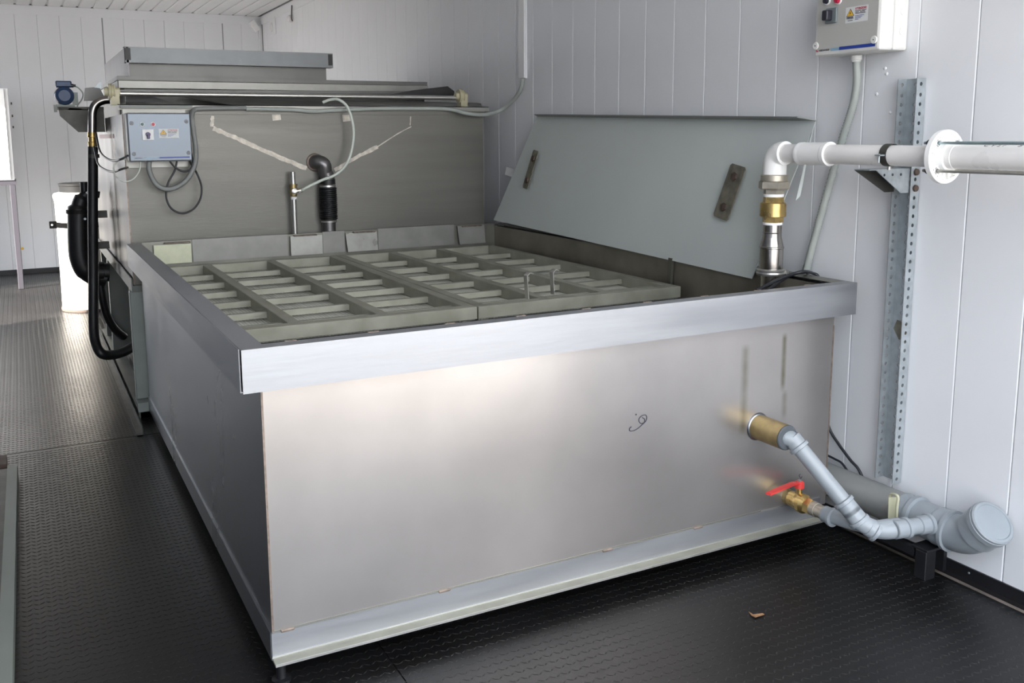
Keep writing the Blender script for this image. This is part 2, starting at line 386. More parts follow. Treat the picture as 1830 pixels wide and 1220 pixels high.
bb = MB().box(XW-.006, XW, YO, YF, -.01, .04).box(XW-.008, XW, YO, YF, -.012, .002).build('baseboard_right', M['black_trim']); struct(bb)
for i in range(14):
    yy = -.62+i*.19-.6
    MB().lathe([(0, .0035), (.002, .003), (.003, 0)], (XW-.006, yy, .024), (-1, 0, 0), 8).build('screw', M['galv'], bb)
struct(MB().box(XL, XW, YF-.006, YF, -.01, .05).build('baseboard_far', M['black_trim']))

# ------------------------------------------------------------------ front washing tank
W1, L1, ZR, ZB, ZF = 1.8906, 2.41, .8675, .1308, .060
R = .0515; XI = 1.865
tank = thing('wash_tank', (.95, 1.2, 0), 'large open stainless steel washing tank with bright rim in the foreground', 'tank')
P = lambda n, m, fn: part(n, M[m], tank, fn)
fp = MB().box(0, W1, 0, .004, ZB-.03, ZR-.01).build('front_panel', M['front'], tank, origin=(0, 0, 0))
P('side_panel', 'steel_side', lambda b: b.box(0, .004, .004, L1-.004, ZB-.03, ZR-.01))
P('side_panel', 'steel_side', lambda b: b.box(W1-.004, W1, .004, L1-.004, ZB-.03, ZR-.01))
P('back_panel', 'steel_dirty', lambda b: b.box(0, W1, L1-.004, L1, ZB-.03, ZR-.01))
P('inner_wall', 'stained', lambda b: b.box(XI-.003, XI, .015, L1-.01, .15, ZR-.012))
P('inner_wall', 'stained', lambda b: b.box(.0055, .0075, .012, L1-.01, .15, ZR-.012))
P('inner_wall', 'stained', lambda b: b.box(.01, XI-.003, .010, .013, .15, ZR-.012))
P('tank_bottom', 'stained', lambda b: b.box(.01, XI, .01, L1-.01, .15, .154))
# front rim: folded sheet with thin top
P('rim_plate', 'steel_rim', lambda b: b.box(-R, XI+.065, -R, -R+.003, ZR-.1043, ZR).box(-R, XI+.065, -R+.003, -.008, ZR-.003, ZR).box(-R+.03, XI+.06, -R+.003, -.002, ZR-.1043, ZR-.1013))
P('rim_slot_shade', 'black_trim', lambda b: b.box(-R+.001, -R+.012, -R+.0032, -R+.0122, ZR-.100, ZR-.0035))  # black filler block put in as the shade of the open slot
# left rim: channel section with open dark front end
P('rim_channel', 'steel_rim', lambda b: b.box(-R, .006, -R+.0125, L1, ZR-.003, ZR-.0005).box(-R-.004, -R-.001, -R+.014, L1, ZR-.1043, ZR-.0005).box(-R-.001, -.003, -R+.014, L1, ZR-.1043, ZR-.1013).box(-.0035, -.0005, 0.0, L1, ZR-.0990, ZR-.004))
P('rim_channel', 'steel_dirty', lambda b: b.box(XI, XI+.0645, -.007, L1, ZR-.003, ZR-.0006).box(XI+.0615, XI+.0645, -.007, L1, ZR-.1043, ZR-.003))
# bottom angle irons
P('base_angle', 'steel_rim', lambda b: b.box(-.0035, W1-.03, -.006, 0, ZF, ZB))
P('base_angle_leg', 'tray', lambda b: b.box(-.0045, W1-.03, -.0405, -.006, ZF, ZF+.006))  # duller material puts the dark reflection on the flat leg into its colour
P('base_angle_edge', 'bright', lambda b: b.box(-.0045, W1-.03, -.0426, -.0406, ZF, ZF+.0062).box(-.0045, W1-.03, -.0085, -.006, ZF+.006, ZF+.0085))
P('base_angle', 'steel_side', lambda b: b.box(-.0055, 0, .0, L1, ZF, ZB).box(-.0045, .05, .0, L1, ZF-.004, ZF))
for x in (.02, .45, .98, 1.32): P('weld_bead', 'weld', lambda b: b.bbox(x, x+.035, -.009, -.002, ZB-.003, ZB+.004, .002, 1))
P('weld_seam', 'steel_dirty', lambda b: b.box(.002, 1.60, -.0025, 0, ZB-.002, ZB+.003))
P('weld_seam', 'weld', lambda b: b.box(-.001, .004, -.0015, .003, ZB, .76))
P('weld_seam', 'weld', lambda b: b.box(W1-.004, W1+.001, -.0015, .003, ZB, .72))
for x, y in ((.016, -.006), (1.80, .35), (.04, 2.2), (1.80, 2.2), (.04, 1.2)):
    P('foot', 'black_trim', lambda b: b.lathe([(0, .024), (.008, .024), (.010, .012), (.062, .012)], (x, y, 0), (0, 0, 1), 16))
# deposits along the inner lip
for i in range(9): P('lip_tack', 'weld', lambda b: b.bbox(.06+i*.21, .09+i*.21, -.010, -.004, ZR-.004, ZR+.0015, .001, 1))
# support tab on the right inner wall
tb = U(1197, 512, X=1.85)
P('support_tab', 'steel_dirty', lambda b: b.obox((XI-.012, U(1197, 490, X=1.85).y, .80), (.006, 0, 0), (0, .012, 0), (0, -.004, .055)))
# back wall patch plates
YB_ = L1-.004
def patch(xl, xr, m, yy=.0, zt=ZR, zb=.765, skew=0):
    P('patch_plate', m, lambda b: b.prism([(xl+skew, YB_-.012-yy, zt), (xr+skew*.5, YB_-.012-yy, zt), (xr, YB_-.016-yy, zb), (xl, YB_-.016-yy, zb)], (0, .006, 0)))
YP = 2.39
ux = lambda px: U(px, 425, Y=YP).x
P('back_lining', 'steel_dirty', lambda b: b.box(.012, XI-.004, L1-.012, L1-.005, .70, ZR+.002))
patch(ux(343), ux(514), 'patch_plain', 0, ZR+.004)
patch(ux(273)-.0, ux(340), 'patch_yellow', .012, ZR-.012)
patch(ux(518), ux(575), 'patch_bright', .014, ZR-.006)
patch(ux(577), ux(616), 'patch_plain', 0, ZR+.006)
patch(ux(620), ux(674), 'patch_bright', .014, ZR-.006, skew=-.01)
patch(ux(676), ux(812), 'patch_plain', 0, ZR+.006)
patch(ux(820), ux(866), 'patch_plain', .012, ZR-.002, skew=-.012)
for px in (316, 545, 650, 842): P('weld_bead', 'weld', lambda b: b.bbox(ux(px)-.06, ux(px)+.06, YB_-.034, YB_-.012, ZR-.008, ZR-.002, .002, 1))
# pen scribble on the front panel
def scribble(b):
    o = lambda x, y: U(1080+x/12.2, 700+y/12.2, Y=-.0008)
    pts = [(590, 760), (550, 800), (560, 850), (640, 845), (740, 790), (830, 710), (900, 640), (925, 560), (900, 505), (820, 520), (760, 580), (760, 650), (810, 690), (870, 660), (875, 590), (825, 560)]
    b.tube(spline([o(*p) for p in pts], 5), .0014, 5)
    b.tube([o(685, 510), o(700, 480)], .0018, 6)
P('ink_mark', 'ink', scribble)
def scribble2(b):
    o = lambda x, y: U(1380+x/8.715, 840+y/8.715, Y=-.0008)
    b.tube(spline([o(*p) for p in ((440, 60), (420, 75), (430, 105), (450, 115), (440, 140), (465, 95))], 4), .0009, 5)
P('ink_mark', 'ink', scribble2)
# outlet stub on the front panel
SX, SZ = 1.574, .422
so_ = V((SX, 0, SZ))
P('outlet_stub', 'brass_old', lambda b: b.lathe([(0, .040), (.125, .040)], so_, (0, -1, 0), 28, caps=False).lathe([(.125, .036), (.0, .036)], so_, (0, -1, 0), 28, caps=False))
P('weld_ring', 'steel_side', lambda b: b.lathe([(0, .046), (.004, .043), (.006, .040)], so_, (0, -1, 0), 28))
P('rubber_seal', 'seal', lambda b: b.lathe([(.100, .038), (.128, .0395), (.131, .037), (.132, .026)], so_, (0, -1, 0), 28))

# ------------------------------------------------------------------ tray grids lying in the tank
ZG = .755
def grid(x0, x1, beams, label, hooks=()):
    t = thing('screen_tray', ((x0+x1)/2, 1.5, ZG-.09), label, 'tray', 'welded screen trays lying inside the washing tank')
    y0, y1 = .715, 2.345
    bh, bw = .045, .040
    beam = lambda xa, xb: part('beam', M['tray'], t, lambda b: b.bbox(xa, xb, y0+bw, y1-bw*.5, ZG-bh, ZG, .002, 1))
    for xa in beams: beam(xa, xa+bw if bw+xa <= x1+1e-6 else x1)
    part('beam', M['tray'], t, lambda b: b.bbox(x0, x1, y0, y0+bw+.008, ZG-bh, ZG, .002, 1)).name = 'front_beam'
    part('back_beam', M['tray'], t, lambda b: b.bbox(x0, x1, y1-bw*.5, y1, ZG-bh, ZG, .002, 1))
    part('screen_sheet', M['screen'], t, lambda b: b.box(x0+.005, x1-.005, y0+.01, y1-.01, ZG-.049, ZG-.0455))
    bs = sorted(beams)
    sg = [(x0, bs[0])] if bs[0]-x0 > .06 else []
    sg += [(bs[i]+bw, bs[i+1]) for i in range(len(bs)-1)]
    if x1-bs[-1]-bw > .06: sg.append((bs[-1]+bw, x1))
    for xa, xb in sg:
        for k in range(6):
            yy = 1.063+(k-0)*.2515-.0
            if yy > y1-.05: continue
            part('crossbar', M['tray'], t, lambda b: b.prism([(xa, yy, ZG-.014), (xa, yy+.022, ZG-.014), (xa, yy+.022, ZG-.018), (xa, yy+.004, ZG-.018), (xa, yy+.004, ZG-.036), (xa, yy, ZG-.036)], (xb-xa, 0, 0)))
        part('crossbar', M['tray'], t, lambda b: b.prism([(xa, .835, ZG-.014), (xa, .857, ZG-.014), (xa, .857, ZG-.018), (xa, .839, ZG-.018), (xa, .839, ZG-.036), (xa, .835, ZG-.036)], (xb-xa, 0, 0)))
    # support lugs under the frame so that it rests in the tank
    for xx in (x0+.02, x1-.05):
        for yy in (y0+.02, y1-.05): part('leg', M['tray'], t, lambda b: b.box(xx, xx+.03, yy, yy+.03, .154, ZG-.0495))
    for h in hooks:
        def hk(b):
            p = h; d = V((0, 0, 1))
            prof = [(0, 0), (-.004, .05), (-.006, .085), (.006, .096), (.020, .092)]
            for i in range(len(prof)-1):
                a, c = prof[i], prof[i+1]
                b.bar(p+V((a[0], 0, a[1])), p+V((c[0], 0, c[1])), .003, .026, side=(1, 0, 0))
        part('lifting_hook', M['bright'], t, hk)
    return t
grid(.012, .928, (.268, .572, .888), 'left screen tray in the tank, three columns of slotted cells beside the left rim')
hk1 = U(942, 533, Z=ZG); hk2 = U(988, 526, Z=ZG)
grid(.932, 1.825, (.932, 1.205, 1.475, 1.785), 'right screen tray in the tank with two upright strap hooks on its front beam', (hk1, hk2))

# ------------------------------------------------------------------ leaning lid
BL, BR = U(882, 393, X=1.848), U(1343, 498, X=1.848)
TL, TR = U(960, 208, X=1.985), U(1458, 216, X=1.985)
lid = thing('tank_lid', (BL+BR)/2, 'grey sheet metal tank lid leaning against the right wall with two bolted straps', 'lid')
nrm = (TR-BL).cross(BR-BL).normalized()
if nrm.x > 0: nrm = -nrm
uu = (TL-BL).normalized(); vv = (BR-BL).normalized()
part('sheet', M['lid'], lid, lambda b: b.prism([BL, BR, TR, TL], -nrm*.004))
fa, fb = TL+vv*.035, TR-vv*.04
part('top_fold', M['lid_shaded'], lid, lambda b: b.prism([TL, TR, fb+nrm*.05, fa+nrm*.04], uu*.003))
part('side_fold', M['lid'], lid, lambda b: b.prism([TR-uu*.02, BR+uu*.32, BR+uu*.34-nrm*.008, TR-uu*.03-nrm*.008], vv*.002))
for (pa, pb, w) in (((963, 270), (943, 338), .055), ((1326, 297), (1293, 392), .085)):
    def onlid(px, py):
        d = fw*F + r2*(px-PX) - u2*(py-PY); t = (BL-C0).dot(nrm)/d.dot(nrm); return C0+d*t
    A, B_ = onlid(*pa), onlid(*pb); dr = (A-B_).normalized(); sd_ = dr.cross(nrm).normalized()
    hl = (A-B_).length/2; cc_ = (A+B_)/2+nrm*.015; k_ = .008
    st = part('strap', M['rust'], lid, lambda b: b.prism([cc_+dr*a_+sd_*c_ for a_, c_ in ((hl-k_, w/2), (hl, w/2-k_), (hl, -w/2+k_), (hl-k_, -w/2), (-hl+k_, -w/2), (-hl, -w/2+k_), (-hl, w/2-k_), (-hl+k_, w/2))], nrm*.004))
    for c in (A-dr*.045, B_+dr*.045):
        b = MB().lathe([(0, .006), (.015, .006), (.019, .017), (.025, .016), (.027, .0)], c+nrm*.0005, nrm, 6, smooth=False); b.build('bolt', M['rustbolt'], st)
# small white label on the wall peeking out behind the lid
q = [U(905, 298, X=XW-.03), U(921, 303, X=XW-.004), U(917, 317, X=XW-.004), U(902, 312, X=XW-.03)]
tag(part('wall_tag', M['white'], None, lambda b: b.prism(q, (0, -.001, 0))), 'small white paper tag on the right wall beside the lid', 'tag')

# ------------------------------------------------------------------ rear machine tank
YR, YE = 2.50, 4.55
x0, x1 = -.026, 1.848
ZT, ZL = 1.463, .66
rtk = thing('rear_tank', (.9, 3.4, 0), 'tall raised stainless tank on a steel frame behind the open washing tank', 'tank')
Q = lambda n, m, fn: part(n, M[m], rtk, fn)
Q('front_panel', 'rear', lambda b: b.box(x0, x1, YR, YR+.004, ZL, ZT))
Q('side_panel', 'rear_side', lambda b: b.box(x0, x0+.004, YR+.004, YE, ZL, ZT))
Q('side_panel', 'rear_side', lambda b: b.box(x1-.004, x1, YR+.004, YE, ZL, ZT))
Q('back_panel', 'rear', lambda b: b.box(x0, x1, YE, YE+.004, ZL, ZT))
Q('underside', 'dark_steel', lambda b: b.box(x0, x1, YR, YE, ZL-.004, ZL))
Q('top_lip', 'skirt', lambda b: b.box(x0-.02, x1+.03, YR-.012, YR-.008, ZT+.02, ZT+.045).box(x0-.02, x1+.03, YR-.012, YR+.03, ZT+.041, ZT+.045))
Q('top_flange', 'rear', lambda b: b.box(x0, x1, YR-.008, YR+.004, ZT, ZT+.041))
Q('edge_seam', 'weld', lambda b: b.box(x0-.003, x0+.002, YR-.003, YR+.004, ZL, ZT))
# vertical bright dashes as painted highlights and red tape on the left side
for a, c in ((228, 243), (250, 266), (275, 287)):
    A, B_ = U(205, a, X=x0-.001), U(206, c, X=x0-.001); Q('glint_dash', 'bright', lambda b: b.bar(A, B_, .006, .002, side=(0, 1, 0)))
ra, rb_ = U(178, 244, X=x0-.002), U(203, 243, X=x0-.002)
Q('red_tape', 'redtape', lambda b: b.bar(ra, rb_, .022, .002, side=(0, 0, 1)))
# grinding marks on the front panel
def grindmark(pts, w):     # one ragged ribbon of ground metal
    def f(b):
        P_ = []
        for i in range(len(pts)-1):
            A, B_ = U(*pts[i], Y=YR-.0006), U(*pts[i+1], Y=YR-.0006)
            P_ += [A.lerp(B_, k/9) for k in range(9)]
        P_.append(U(*pts[-1], Y=YR-.0006)); d = (P_[-1]-P_[0]).normalized(); n_ = V((-d.z, 0, d.x))
        up_ = [p+n_*(w/2*random.uniform(.7, 1.25)) for p in P_]; dn = [p-n_*(w/2*random.uniform(.7, 1.25)) for p in P_]
        for i in range(len(P_)-1): b.prism([up_[i], up_[i+1], dn[i+1], dn[i]], (0, .0005, 0))
    Q('grinding_mark', 'grind', f)
grindmark([(380, 207), (379, 226)], .018)
grindmark([(381, 229), (430, 250), (500, 281), (548, 301)], .022)
grindmark([(598, 304), (635, 282), (675, 262)], .020)
grindmark([(675, 262), (712, 238), (735, 226)], .006)
grindmark([(733, 224), (734, 208)], .006)
for p in ((494, 208), (619, 210)):
    c = U(*p, Y=YR-.0006); Q('grinding_mark', 'grind', lambda b: b.obox(c, (.021, 0, .002), (0, .0005, 0), (-.002, 0, .019)))
# frame
ang = Q('frame_rail', 'frame', lambda b: b.box(x0-.012, x0+.045, YR-.01, YE, ZL-.035, ZL-.004).box(x0-.012, x0-.006, YR-.01, YE, ZL-.004, ZL+.03))
Q('frame_rail', 'frame', lambda b: b.box(x0, x1, YR+.01, YR+.05, ZL-.035, ZL-.004))
Q('leg', 'frame_l', lambda b: b.bbox(-.048, .014, 2.505, 2.56, .095, ZL-.035, .003, 1))
Q('leg_shoe', 'frame_l', lambda b: b.box(-.052, .03, 2.43, 2.56, .0885, .095).box(-.052, .03, 2.43, 2.436, .05, .0885).box(-.036, .03, 2.50, 2.55, .0, .0885))
Q('leg', 'frame', lambda b: b.bbox(-.035, .075, 3.90, 3.97, .04, ZL-.035, .003, 1))
Q('leg', 'frame', lambda b: b.box(1.72, 1.78, 2.52, 2.57, .0, ZL-.035))
Q('leg', 'frame', lambda b: b.box(1.72, 1.78, 4.40, 4.46, .0, ZL-.035))
Q('leg', 'frame', lambda b: b.box(-.03, .03, 4.44, 4.50, .04, ZL-.035))
Q('floor_rail', 'dark_steel', lambda b: b.box(-.085, -.062, 2.215, 4.7, 0, .012).box(-.062, -.058, 2.215, 4.7, 0, .042).box(-.085, -.058, 2.215, 4.7, .0, .004))
Q('floor_rail', 'frame', lambda b: b.box(-.045, .02, 2.50, 4.7, .0, .04))
# upper works: dark block painting the shade under the hood, roller shaft with bearings
Q('hood_gap_shade', 'dark_steel', lambda b: b.box(.04, 1.70, 2.98, 4.3, ZT+.003, 1.602))
A, B_ = U(300, 168, Y=2.80), U(800, 180, Y=2.80)
Q('chute_plate', 'hood', lambda b: b.prism([U(320, 171, Y=2.9), U(860, 184, Y=2.9), U(860, 189, Y=2.67), U(420, 188, Y=2.67)], (0, .0, -.004)))
Q('cross_strip', 'hood', lambda b: b.prism([U(205, 160, Y=2.97), U(770, 163, Y=2.97), U(770, 168, Y=2.97), U(205, 166, Y=2.97)], (0, .004, 0)))
ra, rb_ = U(205, 167, Y=2.64), U(818, 175, Y=2.64)
sh = Q('roller_shaft', 'bright', lambda b: b.cyl(ra, rb_, .012, 14))
for px, py in ((198, 164), (822, 172)):
    c = U(px, py, Y=2.64)
    br = MB().lathe([(-.03, .020), (-.012, .022), (-.012, .038), (0, .040), (.004, .033), (.010, .033), (.012, .036), (.018, .034), (.018, .02), (.04, .02)], c, (1, 0, 0), 20).box(c.x-.005, c.x+.035, c.y-.025, c.y+.025, ZT+.045, c.z+.01).build('bearing', M['cream'], rtk)
blt = Q('dark_belt', 'rubber', lambda b: b.prism([U(740, 161, Y=2.75), U(800, 154, Y=2.75), U(812, 163, Y=2.75), U(812, 171, Y=2.75), U(690, 170, Y=2.75)], (0, .02, 0)))
Q('dark_belt', 'rubber', lambda b: b.prism([U(225, 169, Y=2.75), U(262, 169, Y=2.75), U(305, 182, Y=2.75), U(225, 182, Y=2.75)], (0, .02, 0)))
ctr = U(596, 62, Y=2.9)

hood = thing('machine_hood', (.9, 3.5, 1.602), 'boxy steel hood with a raised channel bar on top of the rear tank', 'hood')
H = lambda n, m, fn: part(n, M[m], hood, fn)
h0, h1 = .01, U(765, 150, Y=3.0).x
zb0, zb1, zb2_ = 1.604, U(400, 146, Y=3.0).z, 1.668
H('skirt', 'skirt', lambda b: b.bbox(h0, h1, 3.0, 4.3, zb0, zb1, .004, 1))
H('ledge', 'hood', lambda b: b.box(h0, h1, 3.012, 4.3, zb1, zb2_))
hx0, hx1 = .072, U(583, 130, Y=3.06).x
ztop = U(400, 89, Y=3.0).z
H('upper_box', 'hood', lambda b: b.prism([(hx0, 3.06, zb2_), (hx0, 3.06, ztop-.004), (hx0, 4.0, ztop-.02), (hx0, 4.28, zb2_)][::-1], (hx1-hx0, 0, 0)))
H('side_sheet', 'hood_side_lit', lambda b: b.prism([(hx0-.012, 3.0, zb2_), (hx0-.012, 3.0, ztop), (hx0-.012, 4.26, ztop), (hx0-.012, 4.28, zb2_)][::-1], (.011, 0, 0)))
cb0, cb1 = U(222, 95, Y=3.0).x, U(595, 105, Y=3.0).x
zc1, zc0 = ztop, U(400, 116, Y=3.0).z
H('channel_bar', 'hood_bar', lambda b: b.box(cb0, cb1, 3.0, 3.003, zc0, zc1).box(cb0, cb1, 3.003, 3.058, zc1-.003, zc1).box(cb0, cb1, 3.003, 3.058, zc0, zc0+.003).box(cb0, cb0+.003, 3.0, 3.01, zc0, zc1))
H('channel_mouth_shade', 'rubber', lambda b: b.box(cb0+.002, cb0+.030, 2.9985, 3.0, zc0+.012, zc1-.006).box(cb1-.028, cb1-.004, 2.9985, 3.0, zc0+.012, zc1-.006))  # black plates painted on as the shade inside the open ends

# ------------------------------------------------------------------ control boxes
def sticker(parent, o, ex, ez, en, w, h, nm='warning_label'):
    # o: top-left corner, ex: right, ez: down (unit vectors), en: outward
    o, ex, ez, en = V(o), V(ex), V(ez), V(en)
    pt = lambda u, v, n=0.: o+ex*(u*w)+ez*(v*h)+en*n
    st = MB().prism([pt(0, 0), pt(1, 0), pt(1, 1), pt(0, 1)], en*.0006).build(nm, M['sticker'], parent)
    MB().prism([pt(.22, .10, .0006), pt(.40, .58, .0006), pt(.04, .58, .0006)], en*.0003).build('triangle_border', M['ink'], st)
    MB().prism([pt(.22, .16, .001), pt(.37, .555, .001), pt(.07, .555, .001)], en*.0003).build('triangle', M['yellow'], st)
    MB().prism([pt(.235, .26, .0014), pt(.19, .40, .0014), pt(.225, .40, .0014), pt(.20, .53, .0014), pt(.255, .36, .0014), pt(.22, .36, .0014)], en*.0003).build('lightning_symbol', M['ink'], st)
    b = MB()
    for (u0, u1, v0, v1) in ((.44, .70, .27, .31), (.74, .93, .27, .31), (.44, .60, .35, .39), (.66, .88, .35, .39), (.44, .90, .43, .475), (.06, .38, .76, .775), (.12, .34, .84, .875)):
        b.prism([pt(u0, v0, .0006), pt(u1, v0, .0006), pt(u1, v1, .0006), pt(u0, v1, .0006)], en*.0003)
    b.build('print_lines', M['ink'], st)
    b = MB()
    for (u0, u1, v) in ((.44, .84, .58), (.44, .76, .66), (.44, .70, .74), (.44, .60, .82)):
        b.prism([pt(u0, v, .0006), pt(u1, v, .0006), pt(u1, v+.03, .0006), pt(u0, v+.03, .0006)], en*.0003)
    b.build('print_lines', M['inkblue'], st)
    text(st, 'ATTENZIONE', pt(.44, .22, .001), ex, -ez, en, h*.145, M['inkred'], w*.50)
    text(st, 'DANGER', pt(.06, .73, .001), ex, -ez, en, h*.13, M['ink'], w*.32)
def text(parent, s, pos, ex, ey, en, size, m, width=None, bold=.02):
    cu = bpy.data.curves.new('t', 'FONT'); cu.body = s; cu.size = 1; cu.extrude = .01; cu.offset = bold
    o = bpy.data.objects.new('t', cu); COL.objects.link(o)
    bpy.context.view_layer.update(); dg = bpy.context.evaluated_depsgraph_get()
    me = bpy.data.meshes.new_from_object(o.evaluated_get(dg)); bpy.data.objects.remove(o)
    xs = [v.co.x for v in me.vertices]; wd = max(xs)-min(xs); hh = .73
    sx = (width/wd) if width else size/hh; sy = size/hh
    off = wloc(parent)
    for v in me.vertices:
        c = v.co.copy(); v.co = V(pos)+V(ex)*((c.x-min(xs))*sx)+V(ey)*(c.y*sy)+V(en)*(c.z*.02+.0004)-off
    me.materials.clear(); me.materials.append(m)
    k = bpy.data.objects.new('lettering', me); COL.objects.link(k); k.parent = parent
    return k
# right box on the wall
FX = XW-.125
bxr = thing('control_box', (XW-.06, .05, 1.60), 'pale plastic control box high on the right wall, seen from below', 'control box')
yl, yr = U(1455, 92, X=FX).y, U(1571, 84, X=FX).y      # left (far) and right (near) edges
zbx = U(1513, 93, X=FX).z; ztx = zbx+.225
part('box_body', M['box_side'], bxr, lambda b: b.bbox(FX+.062, XW-.001, yr-.0, yl+.0, zbx-.002, ztx+.002, .008, 2))
part('box_cover', M['box_side'], bxr, lambda b: b.bbox(FX, FX+.060, yr-.001, yl+.001, zbx-.003, ztx+.003, .008, 2))
part('front_plate', M['box_face'], bxr, lambda b: b.bbox(FX-.0012, FX+.002, yr+.008, yl-.006, zbx+.012, ztx-.006, .0008, 1))
fx = FX-.0012
ex, ez, en = V((0, -1, 0)), V((0, 0, -1)), V((-1, 0, 0))
sticker(bxr, U(1512, 14, X=fx), ex, ez, en, .086, .048)
p0_, p1_ = U(1459, 91.5, X=fx), U(1564, 79, X=fx)
zs = (p0_.z+p1_.z)/2
part('blue_stripe', M['inkblue'], bxr, lambda b: b.box(fx-.0006, fx, p1_.y, p0_.y-.095, zs-.005, zs+.005))
part('pale_stripe', M['inkpale'], bxr, lambda b: b.box(fx-.0006, fx, p0_.y-.095, p0_.y-.060, zs-.005, zs+.004))
part('red_mark', M['inkred'], bxr, lambda b: b.prism([(fx, p0_.y, zs-.004), (fx, p0_.y-.010, zs-.004), (fx, p0_.y, zs+.004)], (-.0006, 0, 0)))
text(bxr, 'GEWISS', (fx, p0_.y-.012, zs-.003), ex, -ez, en, .006, M['ink'], .042)
for px, py in ((1458, 82), (1562, 71)):
    c = U(px, py, X=fx); s_ = part('cover_screw', M['box_side'], bxr, lambda b: b.lathe([(0, .012), (.003, .0115), (.0035, .009)], c, en, 20))
    MB().lathe([(.0036, .0022), (.0042, .002)], c, en, 8).build('screw_slot', M['ink'], s_)
c = U(1487, 27, X=fx)
sw = part('switch_plate', M['grey_plate'], bxr, lambda b: b.bbox(fx-.008, fx, c.y-.024, c.y+.022, c.z-.026, c.z+.022, .003, 2))
MB().bbox(fx-.034, fx-.008, c.y-.010, c.y+.012, c.z-.018, c.z+.014, .004, 2).build('knob', M['knob'], sw)
for px, py, m in ((1479, 2, 'knob'), (1499, 1, 'red_btn')):
    c = U(px, py, X=fx); k_ = part('button_ring', M['white'], bxr, lambda b: b.lathe([(0, .0125), (.004, .012)], c, en, 20))
    MB().lathe([(.004, .009), (.014, .008), (.015, 0)], c, en, 16).build('button', M[m], k_)
for i in range(2):
    c = V((FX+.095, yr, zbx+.055+i*.06)); part('knockout', M['box_side'], bxr, lambda b: b.lathe([(0, .011), (.0012, .0108), (.0012, .009)], c, (0, -1, 0), 20))
# conduit down from the right box
cpts = [U(1530, 103, X=1.955), U(1531, 118, X=1.955), U(1531, 150, X=1.965), U(1524, 190, X=1.975), U(1505, 250, X=1.985), U(1478, 345, X=1.988), U(1460, 410, X=1.988), U(1448, 455, X=1.988), U(1438, 500, X=1.985), U(1436, 560, X=1.975)]
cp_ = spline(cpts, 26)
rr = [.0138 if i % 2 else .0108 for i in range(len(cp_))]
cd = thing('corrugated_conduit', cp_[0], 'pale corrugated conduit running from the wall control box down behind the tank rim', 'conduit')
part('corrugated_tube', M['conduit'], cd, lambda b: b.tube(cp_, rr, 12))
part('gland', M['box_side'], cd, lambda b: b.lathe([(0, .018), (.012, .018), (.014, .016), (.02, .015)], cp_[0]+V((0, 0, .006)), (0, 0, -1), 16))

# left box on the rear tank
FY = 2.385
bxl = thing('control_box', (.12, 2.37, 1.24), 'grey control box with glossy front, bolted to the left end of the rear tank', 'control box')
a0, a1 = U(229, 215, Y=FY), U(341, 205, Y=FY); c0, c1 = U(236, 287, Y=FY), U(342, 284, Y=FY)
lx, rx, tz, bz = U(230, 245, Y=FY).x, U(341, 245, Y=FY).x, U(285, 203, Y=FY).z, U(285, 287, Y=FY).z
part('mounting_plate', M['skirt'], bxl, lambda b: b.box(x0-.0, U(334, 250, Y=YR-.02).x, YR-.016, YR-.013, U(280, 299, Y=YR-.02).z, U(280, 193, Y=YR-.02).z).box(.02, .06, YR-.013, YR-.0005, 1.25, 1.4))
part('drip_strip', M['frame'], bxl, lambda b: b.box(x0-.01, U(342, 190, Y=YR-.02).x, YR-.05, YR-.0165, U(280, 193, Y=YR-.02).z-.002, U(280, 193, Y=YR-.02).z+.012))
part('box_body', M['box2_side'], bxl, lambda b: b.bbox(lx-.004, rx+.002, FY+.006, YR-.0165, bz-.004, tz+.004, .006, 2))
part('front_plate', M['box2_face'], bxl, lambda b: b.bbox(lx, rx, FY, FY+.006, bz, tz, .002, 1))
ex, ez, en = V((1, 0, 0)), V((0, 0, -1)), V((0, -1, 0))
sticker(bxl, U(283.5, 230, Y=FY), ex, ez, en, .088, .042)
sw = part('switch_plate', M['white'], bxl, lambda b: b.bbox(U(254, 240, Y=FY).x, U(274.5, 240, Y=FY).x, FY-.006, FY, U(264, 250, Y=FY).z, U(264, 231, Y=FY).z, .001, 1))
c = U(264.5, 240, Y=FY-.006)
MB().lathe([(0, .011), (.012, .010), (.013, .0)], c, en, 20).bbox(c.x-.0055, c.x+.0065, c.y-.014, c.y, c.z-.020, c.z, .002, 1).build('knob', M['purple'], sw)
for px, m in ((254, 'green_btn'), (273.5, 'red_btn')):
    c = U(px, 222, Y=FY); k_ = part('button_ring', M['white'], bxl, lambda b: b.lathe([(0, .011), (.004, .010)], c, en, 20))
    MB().lathe([(.004, .0075), (.008, .007), (.009, 0)], c, en, 16).build('button', M[m], k_)
for px, py in ((235, 220), (333, 217), (239.5, 275), (337, 273)):
    c = U(px, py, Y=FY); s_ = part('cover_screw', M['box2_side'], bxl, lambda b: b.lathe([(0, .009), (.002, .0085), (.0025, .006)], c, en, 16))
    MB().lathe([(.0026, .002), (.003, .0018)], c, en, 8).build('screw_slot', M['ink'], s_)
s0, s1 = U(240, 283, Y=FY), U(339, 280.5, Y=FY)
part('blue_stripe', M['inkblue'], bxl, lambda b: b.bar((s0+s1)/2+V((-.02, -.0004, 0)), s1+V((0, -.0004, 0)), .006, .0008, side=(0, 0, 1)))
part('pale_stripe', M['inkpale'], bxl, lambda b: b.bar(s0.lerp(s1, .18)+V((0, -.0004, 0)), s0.lerp(s1, .45)+V((0, -.0004, 0)), .005, .0008, side=(0, 0, 1)))
text(bxl, 'GEWISS', s0+V((0, 0, -.002)), ex, -ez, en, .005, M['ink'], .034)

